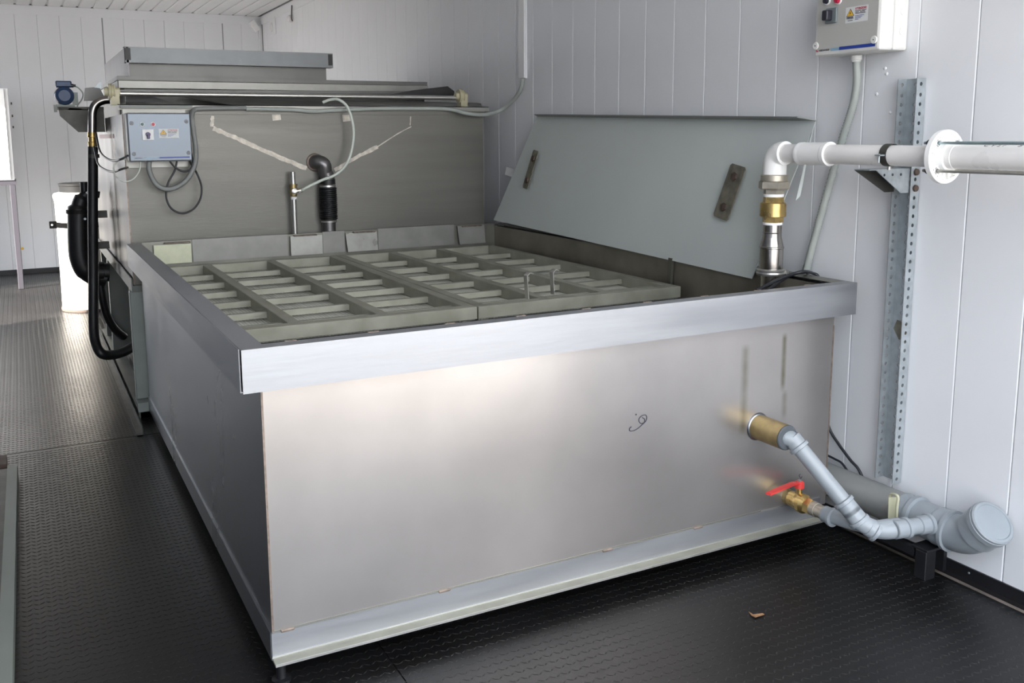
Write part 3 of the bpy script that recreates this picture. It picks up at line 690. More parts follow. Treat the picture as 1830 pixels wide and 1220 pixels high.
# ------------------------------------------------------------------ cables and hoses at the rear tank
def cable(name, pts, r, m, label, cat='cable', sub=8, n=8, group=None):
    p = spline(pts, sub); b = MB().tube(p, r, n); return tag(b.build(name, M[m]), label, cat, group)
yc = FY+.04
cable('grey_conduit', [U(267, 288, Y=yc), U(267, 305, Y=yc), U(280, 330, Y=yc), U(303, 338, Y=yc), U(330, 325, Y=yc), U(347, 298, Y=yc), U(350, 270, Y=yc), U(346, 235, Y=yc), U(343, 212, Y=yc), U(346, 198, Y=2.47), U(362, 194, Y=2.475), U(440, 193, Y=2.475)],
      .0115, 'conduit_dark', 'thick grey conduit looping from under the left control box and up past its right side', 'conduit')
cable('grey_conduit', [U(440, 194.5, Y=2.472), U(520, 196, Y=2.472), U(560, 199, Y=2.472), U(600, 197, Y=2.472), U(680, 194, Y=2.472), U(740, 194, Y=2.472), U(800, 195, Y=2.472), U(835, 203, Y=2.42), U(866, 205, Y=2.46), U(895, 197, X=1.96), U(918, 178, X=1.995), U(931, 158, X=1.998), U(934, 140, X=1.998)],
      .0105, 'conduit', 'grey conduit along the top edge of the rear tank curving up to the wall trunking', 'conduit', sub=10)
cable('pale_cable', [U(251, 288, Y=yc), U(249, 305, Y=yc), U(238, 320, Y=yc), U(222, 324, Y=yc), U(208, 315, Y=yc), U(203, 300, Y=yc), U(210, 288, Y=yc), U(224, 284, Y=2.43)],
      .0033, 'hose_white', 'thin pale cable loop at the lower left corner of the left control box')
cable('black_cable', [U(316, 288, Y=yc+.01), U(312, 305, Y=yc+.01), U(300, 328, Y=yc+.01), U(297, 352, Y=yc+.01), U(306, 372, Y=yc+.01), U(325, 381, Y=yc+.01), U(345, 374, Y=yc+.01), U(358, 355, Y=yc+.01), U(360, 333, Y=yc+.01), U(352, 310, Y=yc+.01), U(343, 296, Y=2.46), U(338, 285, Y=2.465)],
      .0045, 'cable', 'black cable hanging in a big loop below the left control box')
cable('black_cable', [U(303, 287, Y=yc), U(312, 298, Y=yc), U(326, 306, Y=yc), U(340, 303, Y=yc), U(344, 290, Y=yc), U(342, 275, Y=2.46)],
      .0045, 'cable', 'short black cable bow under the right corner of the left control box')
cable('black_cable', [U(172, 240, Y=3.25), U(178, 268, Y=3.1), U(188, 281, X=-.10), U(203, 287, X=-.08), U(217, 284, X=-.07), U(230, 277, Y=2.48)],
      .005, 'cable', 'upper black cable sagging between the black hose and the left control box')
cable('black_cable', [U(168, 262, Y=3.25), U(175, 292, Y=3.1), U(188, 303, X=-.10), U(203, 307, X=-.08), U(215, 303, X=-.07), U(228, 299, Y=2.48)],
      .005, 'cable', 'lower black cable sagging between the black hose and the left control box')
cable('water_hose', [U(577, 183, Y=2.45), U(590, 178, Y=2.43), U(605, 178, Y=2.405), U(620, 190, Y=2.405), U(629, 214, Y=2.405), U(632, 240, Y=2.405), U(628, 270, Y=2.405), U(618, 295, Y=2.405), U(600, 312, Y=2.41), U(575, 322, Y=2.397), U(550, 334, Y=2.40), U(535, 342, Y=2.43)],
      .0075, 'hose_white', 'pale flexible water hose curving down to the brass tap behind the tank', 'hose', sub=10, n=10)
# spray pipe with brass valve
yv = 2.445; vb = U(528, 470, Y=yv); vt = U(523, 307, Y=yv)
vp = thing('tap_pipe', (vt.x, yv, .45), 'thin upright steel pipe with a brass tap in front of the rear tank', 'pipe')
xv = vt.x
part('pipe', M['bright'], vp, lambda b: b.cyl((xv, yv, .45), (xv, yv, U(525, 348, Y=yv).z), .0125, 16).cyl((xv, yv, U(525, 332, Y=yv).z), (xv, yv, vt.z), .012, 16))
zt0, zt1 = U(525, 351, Y=yv).z, U(525, 331, Y=yv).z
tp = part('brass_tap', M['brass_old'], vp, lambda b: b.lathe([(0, .016), (.01, .018), (.06, .018), (.062, .021), (zt1-zt0, .021)], (xv, yv, zt0), (0, 0, 1), 16).cyl((xv, yv, (zt0+zt1)/2), (xv+.045, yv-.01, (zt0+zt1)/2+.002), .010, 12))
MB().lathe([(0, .016), (.012, .015), (.014, .009)], (xv, yv-.016, (zt0+zt1)/2), (0, -1, 0), 16).bar((xv, yv-.028, (zt0+zt1)/2), (xv+.03, yv-.03, (zt0+zt1)/2+.004), .006, .006).build('tap_handle', M['bright'], tp)
part('tape', M['tape'], vp, lambda b: b.lathe([(0, .015), (.014, .015)], (xv, yv, zt0-.014), (0, 0, 1), 16))
# elbow duct with rubber bellows
ye = 2.453
def Z_(py, Y, px=585): return U(px, py, Y=Y).z
xe = U(586, 340, Y=ye).x; tc_ = U(563, 290, Y=YR)
du = thing('bellows_duct', (xe, ye, .45), 'black corrugated bellows on a dark elbow pipe in the middle of the rear tank', 'duct')
zc_ = Z_(322, ye)
path = bend((tc_.x, YR-.001, tc_.z), (tc_.x+.01, ye, tc_.z+.005), (xe, ye, zc_), .045, 10)
path = spline([(tc_.x, YR-.001, tc_.z), (tc_.x+.004, ye+.01, tc_.z+.003), (tc_.x+.03, ye-.006, tc_.z-.012), (xe-.012, ye, tc_.z-.05), (xe, ye, zc_+.02), (xe, ye, zc_-.02)], 6)
part('elbow', M['dark_pipe'], du, lambda b: b.tube(path, .036, 20))
part('weld_ring', M['weld'], du, lambda b: b.lathe([(0, .047), (.004, .043), (.007, .036)], (tc_.x, YR-.0005, tc_.z), (0, -1, 0), 24))
part('clamp_band', M['rubber'], du, lambda b: b.lathe([(0, .039), (.025, .039)], (xe, ye, zc_-.02), (0, 0, 1), 24))
part('clamp_band', M['bright'], du, lambda b: b.lathe([(0, .041), (.010, .041)], (xe, ye, zc_-.034), (0, 0, 1), 24))
zb3 = Z_(392, ye); n_ = 16; pr = []
for i in range(n_):
    h_ = (zc_-.036-zb3)/n_; pr += [(i*h_, .039), (i*h_+h_*.3, .046), (i*h_+h_*.7, .046), ((i+1)*h_, .039)]
part('bellows', M['rubber'], du, lambda b: b.lathe(pr, (xe+.0, ye, zb3), (0, 0, 1), 24))
part('clamp_band', M['bright'], du, lambda b: b.lathe([(0, .040), (.010, .041)], (xe, ye, zb3-.014), (0, 0, 1), 24))
part('lower_pipe', M['dark_pipe'], du, lambda b: b.lathe([(0, .034), (zb3-.014-.45, .034)], (xe, ye, .45), (0, 0, 1), 24))

# steel elbow pipe, brass joint and black hose at the left side
ys = 3.30
hs = thing('suction_hose', (-.12, 3.3, 0.0), 'thick black hose hanging from a bent steel pipe left of the rear tank', 'hose')
e0 = U(217, 178, Y=ys); e1 = U(165, 178, Y=ys); e2 = U(165, 238, Y=ys)
part('steel_bend', M['pipe_steel'], hs, lambda b: b.tube(bend(e0, e1, e2, .085, 12), .0225, 18))
f0, f1 = e2, U(166, 262, Y=ys)
part('brass_joint', M['brass'], hs, lambda b: b.lathe([(-.005, .024), (.02, .026), (.022, .021), (.045, .021), (.048, .025), ((f1-f0).length, .023)], f0, f1-f0, 16))
hp = [f1, U(166, 300, Y=ys), U(166, 400, Y=ys), U(167, 500, Y=ys), U(167, 570, Y=ys-.05), U(170, 608, Y=ys-.1), U(181, 631, Y=ys-.15), U(200, 634, Y=ys-.1), U(222, 628, Y=ys), U(240, 618, Y=ys+.1), U(262, 610, Y=ys+.2)]
part('rubber_hose', M['rubber'], hs, lambda b: b.tube(spline(hp, 10), .0265, 16))
part('hose_clip', M['dark_steel'], hs, lambda b: b.lathe([(0, .030), (.02, .030)], f1-V((0, 0, .06)), (0, 0, 1), 16))
k0 = U(217, 176, Y=ys-.03)
part('pipe_clamp', M['dark_steel'], hs, lambda b: b.lathe([(-.008, .028), (.008, .028)], e0-V((.012, 0, 0)), (1, 0, 0), 16).box(e0.x-.015, e0.x-.008, ys-.03, ys-.02, e0.z-.1, e0.z+.05).box(e0.x+.02, e0.x+.03, ys-.03, ys-.02, e0.z-.0, e0.z+.05).box(e0.x-.015, e0.x+.03, ys-.03, ys-.02, e0.z-.006, e0.z+.006))
# pump housing
yp = 3.62
pm = thing('pump', (-.16, yp, .5), 'black plastic pump with elbow inlet hung on the left side of the rear tank', 'pump')
pp = [U(157, 345, Y=yp), U(149, 352, Y=yp), U(142, 368, Y=yp), U(141, 390, Y=yp), U(142, 440, Y=yp), U(145, 463, Y=yp), U(154, 482, Y=yp), U(170, 492, Y=yp), U(190, 497, Y=yp)]
part('housing', M['rubber'], pm, lambda b: b.tube(spline(pp, 5), [.03]*6+[.045]*5+[.062]*20+[.058]*4+[.05]*(len(spline(pp, 5))-35), 18))
part('housing_flange', M['drum_lid'], pm, lambda b: b.lathe([(0, .070), (.022, .070)], U(141, 374, Y=yp), (0, 0, -1), 20))
part('inlet_elbow', M['rubber'], pm, lambda b: b.tube([U(150, 325, Y=yp), U(151, 345, Y=yp), U(158, 360, Y=yp)], .022, 12).tube([U(160, 345, Y=yp), U(178, 348, Y=yp)], .02, 12))
c = U(185, 486, Y=yp)
part('ring_coupling', M['rubber'], pm, lambda b: b.lathe([(-.05, .05), (-.03, .052), (-.028, .06), (0, .06), (.002, .054), (.03, .054)], c, (1, 0, -.1), 20))
for p in ((156, 344), (152, 391)):
    c = U(*p, Y=yp-.07); part('bolt', M['galv'], pm, lambda b: b.lathe([(0, .008), (.006, .007)], c, (0, -1, 0), 6, smooth=False))
part('wall_bracket', M['dark_steel'], pm, lambda b: b.box(-.12, x0-.013, yp-.02, yp+.02, .72, .76).box(-.12, x0-.013, yp-.02, yp+.02, .90, .94))
cable('branch_hose', [U(178, 497, Y=3.7), U(183, 530, Y=3.7), U(190, 560, Y=3.72), U(203, 585, Y=3.75), U(222, 602, Y=3.8)], .024, 'rubber', 'short black hose from the pump outlet curving in under the rear tank', 'hose', n=14)

# blue motor and its bracket
ym = 3.5
mt = thing('blue_motor', U(115, 188, Y=ym), 'small blue electric motor on a bracket at the upper left of the rear tank', 'motor')
c = U(115, 171, Y=ym)
fins = []
for i in range(7): fins += [(i*.014, .050), (i*.014+.008, .050), (i*.014+.008, .046), (i*.014+.014, .046)]
part('motor_body', M['blue'], mt, lambda b: b.lathe([(-.02, .030), (-.015, .046), (0, .050)]+fins+[(.10, .044), (.105, .0)], c, (0, 1, 0), 28))
tb0 = U(114.5, 150.5, Y=ym)
part('terminal_box', M['blue'], mt, lambda b: b.bbox(tb0.x-.043, tb0.x+.038, ym-.01, ym+.07, tb0.z-.016, tb0.z+.018, .006, 2).box(tb0.x-.025, tb0.x+.025, ym, ym+.06, c.z+.04, tb0.z-.012))
g = U(131, 153, Y=ym)
part('cable_gland', M['knob'], mt, lambda b: b.lathe([(-.014, .010), (0, .010), (.002, .007), (.012, .007)], g, (1, 0, 0), 10))
part('mounting_foot', M['frame_l'], mt, lambda b: b.box(c.x-.045, c.x+.05, ym+.01, ym+.07, c.z-.058, c.z-.046).box(c.x+.04, c.x+.07, ym+.03, ym+.035, c.z-.05, c.z+.02))
cable('motor_cable', [g, U(140, 157, Y=ym), U(148, 167, Y=ym), U(146, 178, Y=ym), U(139, 188, Y=ym), U(137, 200, Y=ym), U(141, 210, Y=ym), U(150, 215, Y=ym)], .0035, 'conduit', 'thin grey cable looping down from the blue motor')
bk = thing('motor_bracket', (-.15, ym, 1.38), 'dark steel gusset bracket carrying the blue motor at the left of the rear tank', 'bracket')
zm = c.z-.06
part('shelf_bar', M['dark_steel'], bk, lambda b: b.box(U(97, 185, Y=ym).x, x0-.001, ym-.03, ym+.10, zm-.018, zm))
part('gusset_plate', M['dark_steel'], bk, lambda b: b.prism([U(104, 191, Y=ym-.03), V((x0-.002, ym-.03, zm-.018)), V((x0-.002, ym-.03, U(150, 236, Y=ym).z)), U(140, 236, Y=ym-.03), U(107, 207, Y=ym-.03)], (0, .006, 0)))
part('cover_plate', M['hood'], bk, lambda b: b.prism([U(152, 157, Y=ym-.03), U(176, 155, Y=ym-.03), U(180, 160, Y=ym-.03), U(190, 180, Y=ym-.03), U(150, 180, Y=ym-.03)], (0, .02, 0)))
part('pointed_tab', M['galv'], bk, lambda b: b.prism([U(168, 156, Y=ym-.035), U(181, 145, Y=ym-.035), U(181, 158, Y=ym-.035)], (0, .004, 0)))
part('end_clip', M['frame'], bk, lambda b: b.box(U(95, 185, Y=ym).x, U(101, 185, Y=ym).x, ym-.034, ym-.03, zm-.03, zm+.01))

# ------------------------------------------------------------------ drum
dc = V((-.030, 5.875, 0)); KD = .845
dr = thing('storage_drum', dc, 'white plastic film-wrapped drum with black lid beside the rear tank', 'drum')
prof = [(0, .245), (.012, .262), (.05, .258), (.2, .256), (.5, .255), (.80, .255), (.86, .257), (.885, .262), (.90, .268), (.915, .268), (.93, .255), (.94, .2)]
part('barrel', M['drum'], dr, lambda b: b.lathe([(z_, r_*KD) for z_, r_ in prof], dc, (0, 0, 1), 48))
part('base_rim', M['wood'], dr, lambda b: b.lathe([(0, .266*KD), (.016, .270*KD), (.02, .264*KD)], dc, (0, 0, 1), 48))
part('drum_cap', M['drum_lid'], dr, lambda b: b.lathe([(.935, .175), (.985, .175), (.99, .182), (1.005, .182), (1.008, .17), (1.008, .0)], dc, (0, 0, 1), 40))
zs_ = .665
st = part('strap', M['strap_black'], dr, lambda b: b.lathe([(zs_, .262*KD), (zs_+.042, .262*KD)], dc, (0, 0, 1), 48, caps=False).lathe([(zs_+.042, .2595*KD), (zs_, .2595*KD)], dc, (0, 0, 1), 48, caps=False))
lx_ = dc.x-.262*KD
MB().bbox(lx_-.045, lx_+.012, dc.y-.045, dc.y-.033, zs_-.006, zs_+.050, .003, 1).build('strap_lug', M['strap_black'], st)
MB().lathe([(0, .009), (.004, .008)], (lx_-.025, dc.y-.045, zs_+.022), (0, -1, 0), 10).build('lug_bolt', M['galv'], st)

# ------------------------------------------------------------------ cabinet on a stand at the far left
yb0 = 7.2
cbx = thing('white_cabinet', (-.8, 7.4, .99), 'white switch cabinet on a steel stand at the left edge, in sunlight', 'cabinet')
cr = U(27, 320, Y=yb0).x; ct = U(5, 158, Y=yb0).z; cbz = U(20, 322, Y=yb0).z
part('cabinet_body', M['cab'], cbx, lambda b: b.prism([(-1.15, yb0, cbz), (cr-.005, yb0, cbz), (U(14, 158, Y=yb0).x-.005, yb0, ct), (-1.15, yb0, ct)], (0, .35, 0)))
part('door', M['cab'], cbx, lambda b: b.prism([(-1.13, yb0-.018, cbz+.01), (cr-.035, yb0-.018, cbz+.01), (U(14, 158, Y=yb0).x-.035, yb0-.018, ct-.01), (-1.13, yb0-.018, ct-.01)], (0, .016, 0)))
for py in (185, 207, 227):
    c = U(19+(py-185)*.08, py, Y=yb0+.1); part('side_knob', M['dark_steel'], cbx, lambda b: b.lathe([(0, .012), (.012, .01)], (c.x+.0, c.y, c.z), (1, 0, 0), 10))
stn = thing('cabinet_stand', (-.8, 7.4, 0), 'grey square-tube stand under the white cabinet at the left edge', 'stand')
lx0 = U(25, 330, Y=yb0).x; lf = U(33, 515, Y=yb0)
part('top_rail', M['stand'], stn, lambda b: b.box(-1.13, lx0+.02, yb0-.0, yb0+.35, cbz-.04, cbz-.001))
for xx, yy in ((lx0-.015, yb0), (-1.1, yb0), (lx0-.015, yb0+.31), (-1.1, yb0+.31)):
    part('leg', M['stand'], stn, lambda b: b.bbox(xx-.02, xx+.025, yy, yy+.04, 0, cbz-.04, .003, 1))
dot = U(40, 444, Y=YF-.001)
tag(part('yellow_dot', M['yellow'], None, lambda b: b.lathe([(0, .014), (.003, .013)], dot, (0, -1, 0), 12)), 'tiny yellow dot on the far wall behind the cabinet stand', 'sticker')

# ------------------------------------------------------------------ riser and white pipe
XR, YRs = 1.825, .230
zr = lambda py: U(1380, py, X=XR).z
zc = lambda cy: zr(240+cy/4.69)
K = 1.0/4.69/F*((V((XR, YRs, 1.1))-C0).dot(fw))      # crop pixel -> metres
wp = thing('water_riser', (XR, YRs, .154), 'steel riser with brass check valve rising out of the tank at the right', 'pipe')
def lat(name, m, pts, n=28, smooth=True):
    z0 = pts[-1][0]; part(name, M[m], wp, lambda b: b.lathe([(zc(y)-zc(z0), w*K) for y, w in pts][::-1], (XR, YRs, zc(z0)), (0, 0, 1), n, smooth))
lat('union_collar', 'nickel', [(335, 104), (342, 110), (388, 110), (390, 100)])
lat('union_nut', 'nickel', [(390, 118), (398, 128), (448, 130), (458, 120)], 6, False)
lat('union_neck', 'nickel', [(458, 86), (497, 86)], 6, False)
lat('thread_tape', 'tape', [(498, 80), (504, 84), (522, 82)])
lat('valve_nut', 'brass', [(522, 86), (570, 88)], 6, False)
lat('check_valve', 'brass', [(570, 98), (575, 106), (684, 107), (690, 98)])
lat('valve_nut', 'brass', [(690, 88), (734, 88)], 6, False)
lat('thread_tape', 'tape', [(735, 78), (740, 82), (756, 80)])
lat('reducer', 'pipe_steel', [(757, 77), (818, 77), (822, 80), (827, 77), (860, 79), (935, 97), (940, 101), (952, 101), (956, 97), (1128, 97)])
lat('pipe_clamp', 'bright', [(1125, 112), (1132, 121), (1150, 118), (1162, 121), (1178, 116)])
part('clamp_screw', M['bright'], wp, lambda b: b.cyl((XR+.030, YRs-.042, zc(1150)), (XR+.062, YRs-.01, zc(1150)), .005, 8).box(XR+.030, XR+.040, YRs-.045, YRs-.028, zc(1168), zc(1130)))
part('lower_pipe', M['pipe_steel'], wp, lambda b: b.cyl((XR, YRs, .156), (XR, YRs, zc(1178)), .034, 24))

XH = XR; ZH = U(1480, 275, X=XR).z
pz = thing('white_pipe', (XR, -.3, ZH), 'white plastic water pipe with flange running along the right wall', 'pipe')
Wp = lambda n, m, fn: part(n, M[m], pz, fn)
ze = zc(335)
Wp('elbow', 'pvc_white', lambda b: b.tube([V((XR, YRs, ze)), V((XR, YRs, ZH-.048))]+bend((XR, YRs, ZH-.046), (XR, YRs, ZH), (XR, YRs-.046, ZH), .045, 10)[1:-1]+[V((XR, YRs-.048, ZH))], [.0400]*2+[.040]*11+[.0400], 28))
y_a, y_b, y_c = U(1430, 275, X=XR).y, U(1452, 275, X=XR).y, U(1484, 275, X=XR).y
Wp('pipe_run', 'pvc', lambda b: b.cyl((XR, YRs-.047, ZH), (XR, U(1688, 281, X=XR).y, ZH-.002), .0305, 32))
Wp('socket_coupling', 'pvc_white', lambda b: b.lathe([(0, .033), (.004, .0375), (.012, .0375), (.02, .0365), (y_a-y_c-.018, .0365), (y_a-y_c-.014, .0385), (y_a-y_c, .0385), (y_a-y_c, .031)], (XR, y_a, ZH), (0, -1, 0), 32))
yfl = U(1693, 281, X=XR).y
fl_o = V((XR, yfl, ZH-.002))
fd = MB(); RF = .0745
fd.lathe([(0, .040), (0, RF-.002), (.002, RF), (.016, RF), (.018, RF-.002), (.018, RF-.012)], fl_o+V((0, .018, 0)), (0, -1, 0), 48, caps=False)
fd.lathe([(.018, RF-.012), (.010, RF-.013), (.010, .043), (.018, .043), (.030, .041), (.030, .034)], fl_o+V((0, .018, 0)), (0, -1, 0), 48, caps=False)
for k in range(16):
    t = 2*PI*(k+.5)/16; d = V((math.cos(t), 0, math.sin(t)))
    fd.bar(fl_o+V((0, .004, 0))+d*.042, fl_o+V((0, .004, 0))+d*(RF-.010), .008, .0042, side=(0, 1, 0))
for k in range(4):
    t = PI/4+k*PI/2; d = V((math.cos(t), 0, math.sin(t)))
    fd.lathe([(0, .011), (.0185, .011), (.0185, .0075), (.009, .0075)], fl_o+V((0, .0185, 0))+d*.054, (0, -1, 0), 16, caps=False)
fg = fd.build('flange', M['pvc_white'], pz)
for k in range(4):
    t = PI/4+k*PI/2; d = V((math.cos(t), 0, math.sin(t))); c = fl_o+d*.054
    lnk = Wp('threaded_rod', 'teal_rod' if d.z > 0 else 'rod', lambda b: b.cyl(c+V((0, .045, 0)), c+V((0, -1.0, 0)), .0042, 10))
    MB().lathe([(0, .009), (.009, .009)], c+V((0, .034, 0)), (0, -1, 0), 6, smooth=False).build('nut', M['knob'], lnk)
Wp('pipe_run', 'pvc', lambda b: b.lathe([(0, .034), (.02, .034), (.021, .0330), (1.0, .0330)], fl_o+V((0, -.010, 0)), (0, -1, 0), 32))
# marker writing on top of the pipe
def pipe_text(s, px):
    c = U(px, 262.5, X=XR); yy = c.y
    cu = bpy.data.curves.new('t', 'FONT'); cu.body = s; cu.size = 1; cu.offset = .02
    o = bpy.data.objects.new('t', cu); COL.objects.link(o); bpy.context.view_layer.update()
    me = bpy.data.meshes.new_from_object(o.evaluated_get(bpy.context.evaluated_depsgraph_get())); bpy.data.objects.remove(o)
    off = wloc(pz); r = .0334
    for v in me.vertices:
        a = math.radians(118)+(v.co.y-.0)*math.radians(34)*-1
        v.co = V((XR+r*math.cos(a), yy-v.co.x*.020, ZH-.002+r*math.sin(a)))-off
    me.materials.clear(); me.materials.append(M['ink'])
    k = bpy.data.objects.new('marker_writing', me); COL.objects.link(k); k.parent = pz
pipe_text('C Y E r', 1763); pipe_text('B', 1824)

# perforated post
post = thing('perforated_post', (1.99, -.16, .222), 'galvanised perforated channel post fixed to the right wall below the pipe', 'post')
ya, yb2 = -.128, -.197                      # far and near flange
zt_, zb_ = 1.512, .222
XQ = XW-.042
def perforated(b, mk, u0, u1, z0, z1, cols, pitch=.0285, hr=.0062, t=.0022, zoff=0.):
    # flat strip with real round (8-sided) holes; mk(u, z, d) -> point, d is thickness coordinate
    n = int((z1-z0)/pitch); 
    zs = [z0+i*pitch for i in range(n+1)]; zs[-1] = z1
    cs = [u0]+[(cols[i]+cols[i+1])/2 for i in range(len(cols)-1)]+[u1]
    for d in (0, t):
        for i in range(n):
            for j, cu in enumerate(cols):
                a0, a1, c0, c1 = cs[j], cs[j+1], zs[i], zs[i+1]; cz = (c0+c1)/2
                ring = [mk(cu+hr*math.cos(PI/4*k+PI/8), cz+hr*math.sin(PI/4*k+PI/8), d) for k in range(8)]
                out = [mk(a1, c0+(c1-c0)*.70, d), mk(a0+(a1-a0)*.70, c1, d), mk(a0+(a1-a0)*.30, c1, d), mk(a0, c0+(c1-c0)*.70, d), mk(a0, c0+(c1-c0)*.30, d), mk(a0+(a1-a0)*.30, c0, d), mk(a0+(a1-a0)*.70, c0, d), mk(a1, c0+(c1-c0)*.30, d)]
                out = [out[(k) % 8] for k in (0, 1, 2, 3, 4, 5, 6, 7)]
                cor = [mk(a1, c1, d), mk(a0, c1, d), mk(a0, c0, d), mk(a1, c0, d)]
                vs = ring+out+cor
                fs = [(k, (k+1) % 8, 8+(k+1) % 8, 8+k) for k in range(8)]+[(8, 16, 9), (10, 17, 11), (12, 18, 13), (14, 19, 15)]
                b.add(vs, fs)
                if d == 0:
                    rb = [mk(cu+hr*math.cos(PI/4*k+PI/8), cz+hr*math.sin(PI/4*k+PI/8), t) for k in range(8)]
                    b.add(ring+rb, [(k, (k+1) % 8, 8+(k+1) % 8, 8+k) for k in range(8)])
pb = MB(); perforated(pb, lambda u, z, d: V((u, yb2+d, z)), XQ, XW-.002, zb_, zt_, [XQ+.020]); pb.build('near_flange', M['galv_post'], post)
pb = MB(); perforated(pb, lambda u, z, d: V((u, ya-d, z)), XQ, XW-.002, zb_, zt_, [XQ+.018]); pb.build('far_flange', M['galv_post'], post)
pb = MB(); perforated(pb, lambda u, z, d: V((XW-.002-d, u, z)), yb2+.002, ya-.002, zb_, zt_, [yb2+.034], .0285, .006); pb.build('web', M['galv_post'], post)
zst = U(1595, 592, X=XW-.01).z
part('rust_stain', M['rust'], post, lambda b: b.prism([(XW-.0052, yb2+.008, zst-.03), (XW-.0052, ya-.03, zst-.022), (XW-.0052, ya-.008, zst+.01), (XW-.0052, ya-.02, zst+.04), (XW-.0052, yb2+.01, zst+.03)], (.0008, 0, 0)))
# bracket arm and clamp
zk = U(1600, 303, X=1.85).z
arm = thing('pipe_bracket', (1.9, -.17, zk-.06), 'triangular galvanised bracket on the perforated post holding the white pipe', 'bracket')
Xa, Xb = 1.795, XQ-.001
yn, yf2 = -.192, -.135
part('arm_top', M['galv'], arm, lambda b: b.box(Xa, Xb, yn, yf2, zk-.003, zk))
part('side_plate', M['galv'], arm, lambda b: b.prism([(Xa+.03, yn, zk-.003), (Xb, yn, zk-.003), (Xb, yn, zk-.075), (Xb-.035, yn, zk-.075)], (0, .003, 0)))
part('side_plate', M['dark_steel'], arm, lambda b: b.prism([(Xa, yf2-.003, zk-.003), (Xb, yf2-.003, zk-.003), (Xb, yf2-.003, zk-.075), (Xb-.04, yf2-.003, zk-.075)], (0, .003, 0)))  # far plate in dark material: its shade is put into the colour
for i in range(3): part('hole_plug', M['knob'], arm, lambda b: b.lathe([(0, .0042), (.0004, .0042)], (Xa+.065+i*.036, yn-.0001, zk-.018), (0, -1, 0), 10))
for dz in (-.012, -.062): part('bolt', M['rustbolt'], arm, lambda b: b.lathe([(0, .011), (.006, .010), (.007, 0)], (XQ+.02, yb2-.0005, zk+dz), (0, -1, 0), 12))
yk = U(1590, 280, X=XR).y
cl = thing('pipe_clamp', (XR, yk, ZH-.035), 'steel rubber-lined clamp ring holding the white pipe on the bracket', 'clamp')
part('clamp_ring', M['dark_steel'], cl, lambda b: b.lathe([(-.012, .0312), (-.012, .0335), (.012, .0335), (.012, .0312)], (XR, yk, ZH), (0, -1, 0), 32, caps=False))
part('clamp_ear', M['galv'], cl, lambda b: b.box(XR-.052, XR-.0325, yk-.01, yk+.01, ZH-.002, ZH+.002).cyl((XR-.045, yk, ZH-.022), (XR-.045, yk, ZH+.004), .003, 8))
part('clamp_stud', M['bright'], cl, lambda b: b.cyl((XR, yk, zk), (XR, yk, ZH-.0325), .006, 8))
# cables behind the riser
cable('black_cable', [U(1352, 519, Y=.10), U(1385, 502, Y=.12), U(1415, 490, Y=.14), U(1437, 485, X=1.88), U(1452, 488, X=1.94), U(1463, 497, X=1.96), U(1466, 540, X=1.97)], .0055, 'cable', 'black cable arching over the tank rim beside the riser')
cable('black_cable', [U(1372, 518, Y=.13), U(1395, 502, Y=.15), U(1412, 492, Y=.17), U(1432, 487, X=1.875), U(1445, 492, X=1.955), U(1449, 540, X=1.965)], .005, 'cable', 'second black cable lying just behind the arched one at the rim')
cable('black_cable', [U(1470, 720, X=1.985), U(1482, 765, X=1.985), U(1500, 795, X=1.985), U(1520, 822, X=1.985), U(1534, 838, X=1.985), U(1545, 862, X=1.985)], .005, 'cable', 'black cable hanging on the wall between tank and perforated post')
cable('black_cable', [U(1462, 806, X=1.985), U(1480, 814, X=1.985), U(1492, 820, X=1.985), U(1505, 828, X=1.985), U(1520, 850, X=1.98)], .004, 'cable', 'thin dark cable low behind the right corner of the tank')
# wall trunking
c0_, c1_ = U(930, 141, X=XW), U(940, 141, X=XW)
tk = thing('wall_trunking', (XW-.01, (c0_.y+c1_.y)/2, c0_.z), 'narrow white cable trunking running up the right wall above the lid', 'trunking')
part('trunking_base', M['wall'], tk, lambda b: b.box(XW-.012, XW-.0005, c1_.y-.014, c0_.y-.012, c0_.z, ZC-.12))
part('trunking_cover', M['white'], tk, lambda b: b.bbox(XW-.020, XW-.0125, c1_.y-.014, c0_.y-.012, c0_.z+.002, ZC-.12, .002, 1))
# wall screws
for i, (px, py) in enumerate(((1582, 122), (1585, 132), (1567, 168), (1591, 201))):
    c = U(px, py, X=XW)
    tag(MB().lathe([(0, .0055), (.0025, .005), (.004, .002)], c, (-1, 0, 0), 12).build('wall_screw', M['white']), ('topmost of the small screw heads in the right wall under the control box', 'small screw head just below the topmost one under the control box', 'small screw head in the wall just right of the pale conduit', 'lowest small screw head in the wall left of the perforated post')[i], 'screw', 'wall screws')
# items under the ceiling in the far corner
c = U(455, 48, X=1.9)
c = U(454, 47, Y=YF)
tag(MB().obox(c+V((0, -.03, 0)), (.035, 0, -.05), (0, .03, 0), (.022, 0, .016)).build('wall_fitting', M['white']), 'tilted white fitting high on the far wall near the corner', 'fitting')
c = U(488, 47, X=XW)
pl = thing('wall_socket', c, 'flat white plate with round opening high on the right wall at the far corner', 'plate')
part('plate', M['wall'], pl, lambda b: b.bbox(XW-.012, XW-.0005, c.y-.12, c.y+.10, c.z-.09, c.z+.09, .003, 1))
part('round_cover', M['ceil'], pl, lambda b: b.lathe([(0, .05), (.012, .046), (.012, .038), (.006, .03)], (XW-.012, c.y, c.z-.01), (-1, 0, 0), 20))
c = U(513, 33, X=XW-.05)
hkx = thing('lamp_socket', c, 'small round socket with a dark hook on the right wall near the ceiling', 'fitting')
part('socket_body', M['ceil'], hkx, lambda b: b.lathe([(0, .035), (.03, .035), (.05, .02)], (XW-.001, c.y, c.z), (-1, 0, 0), 16))
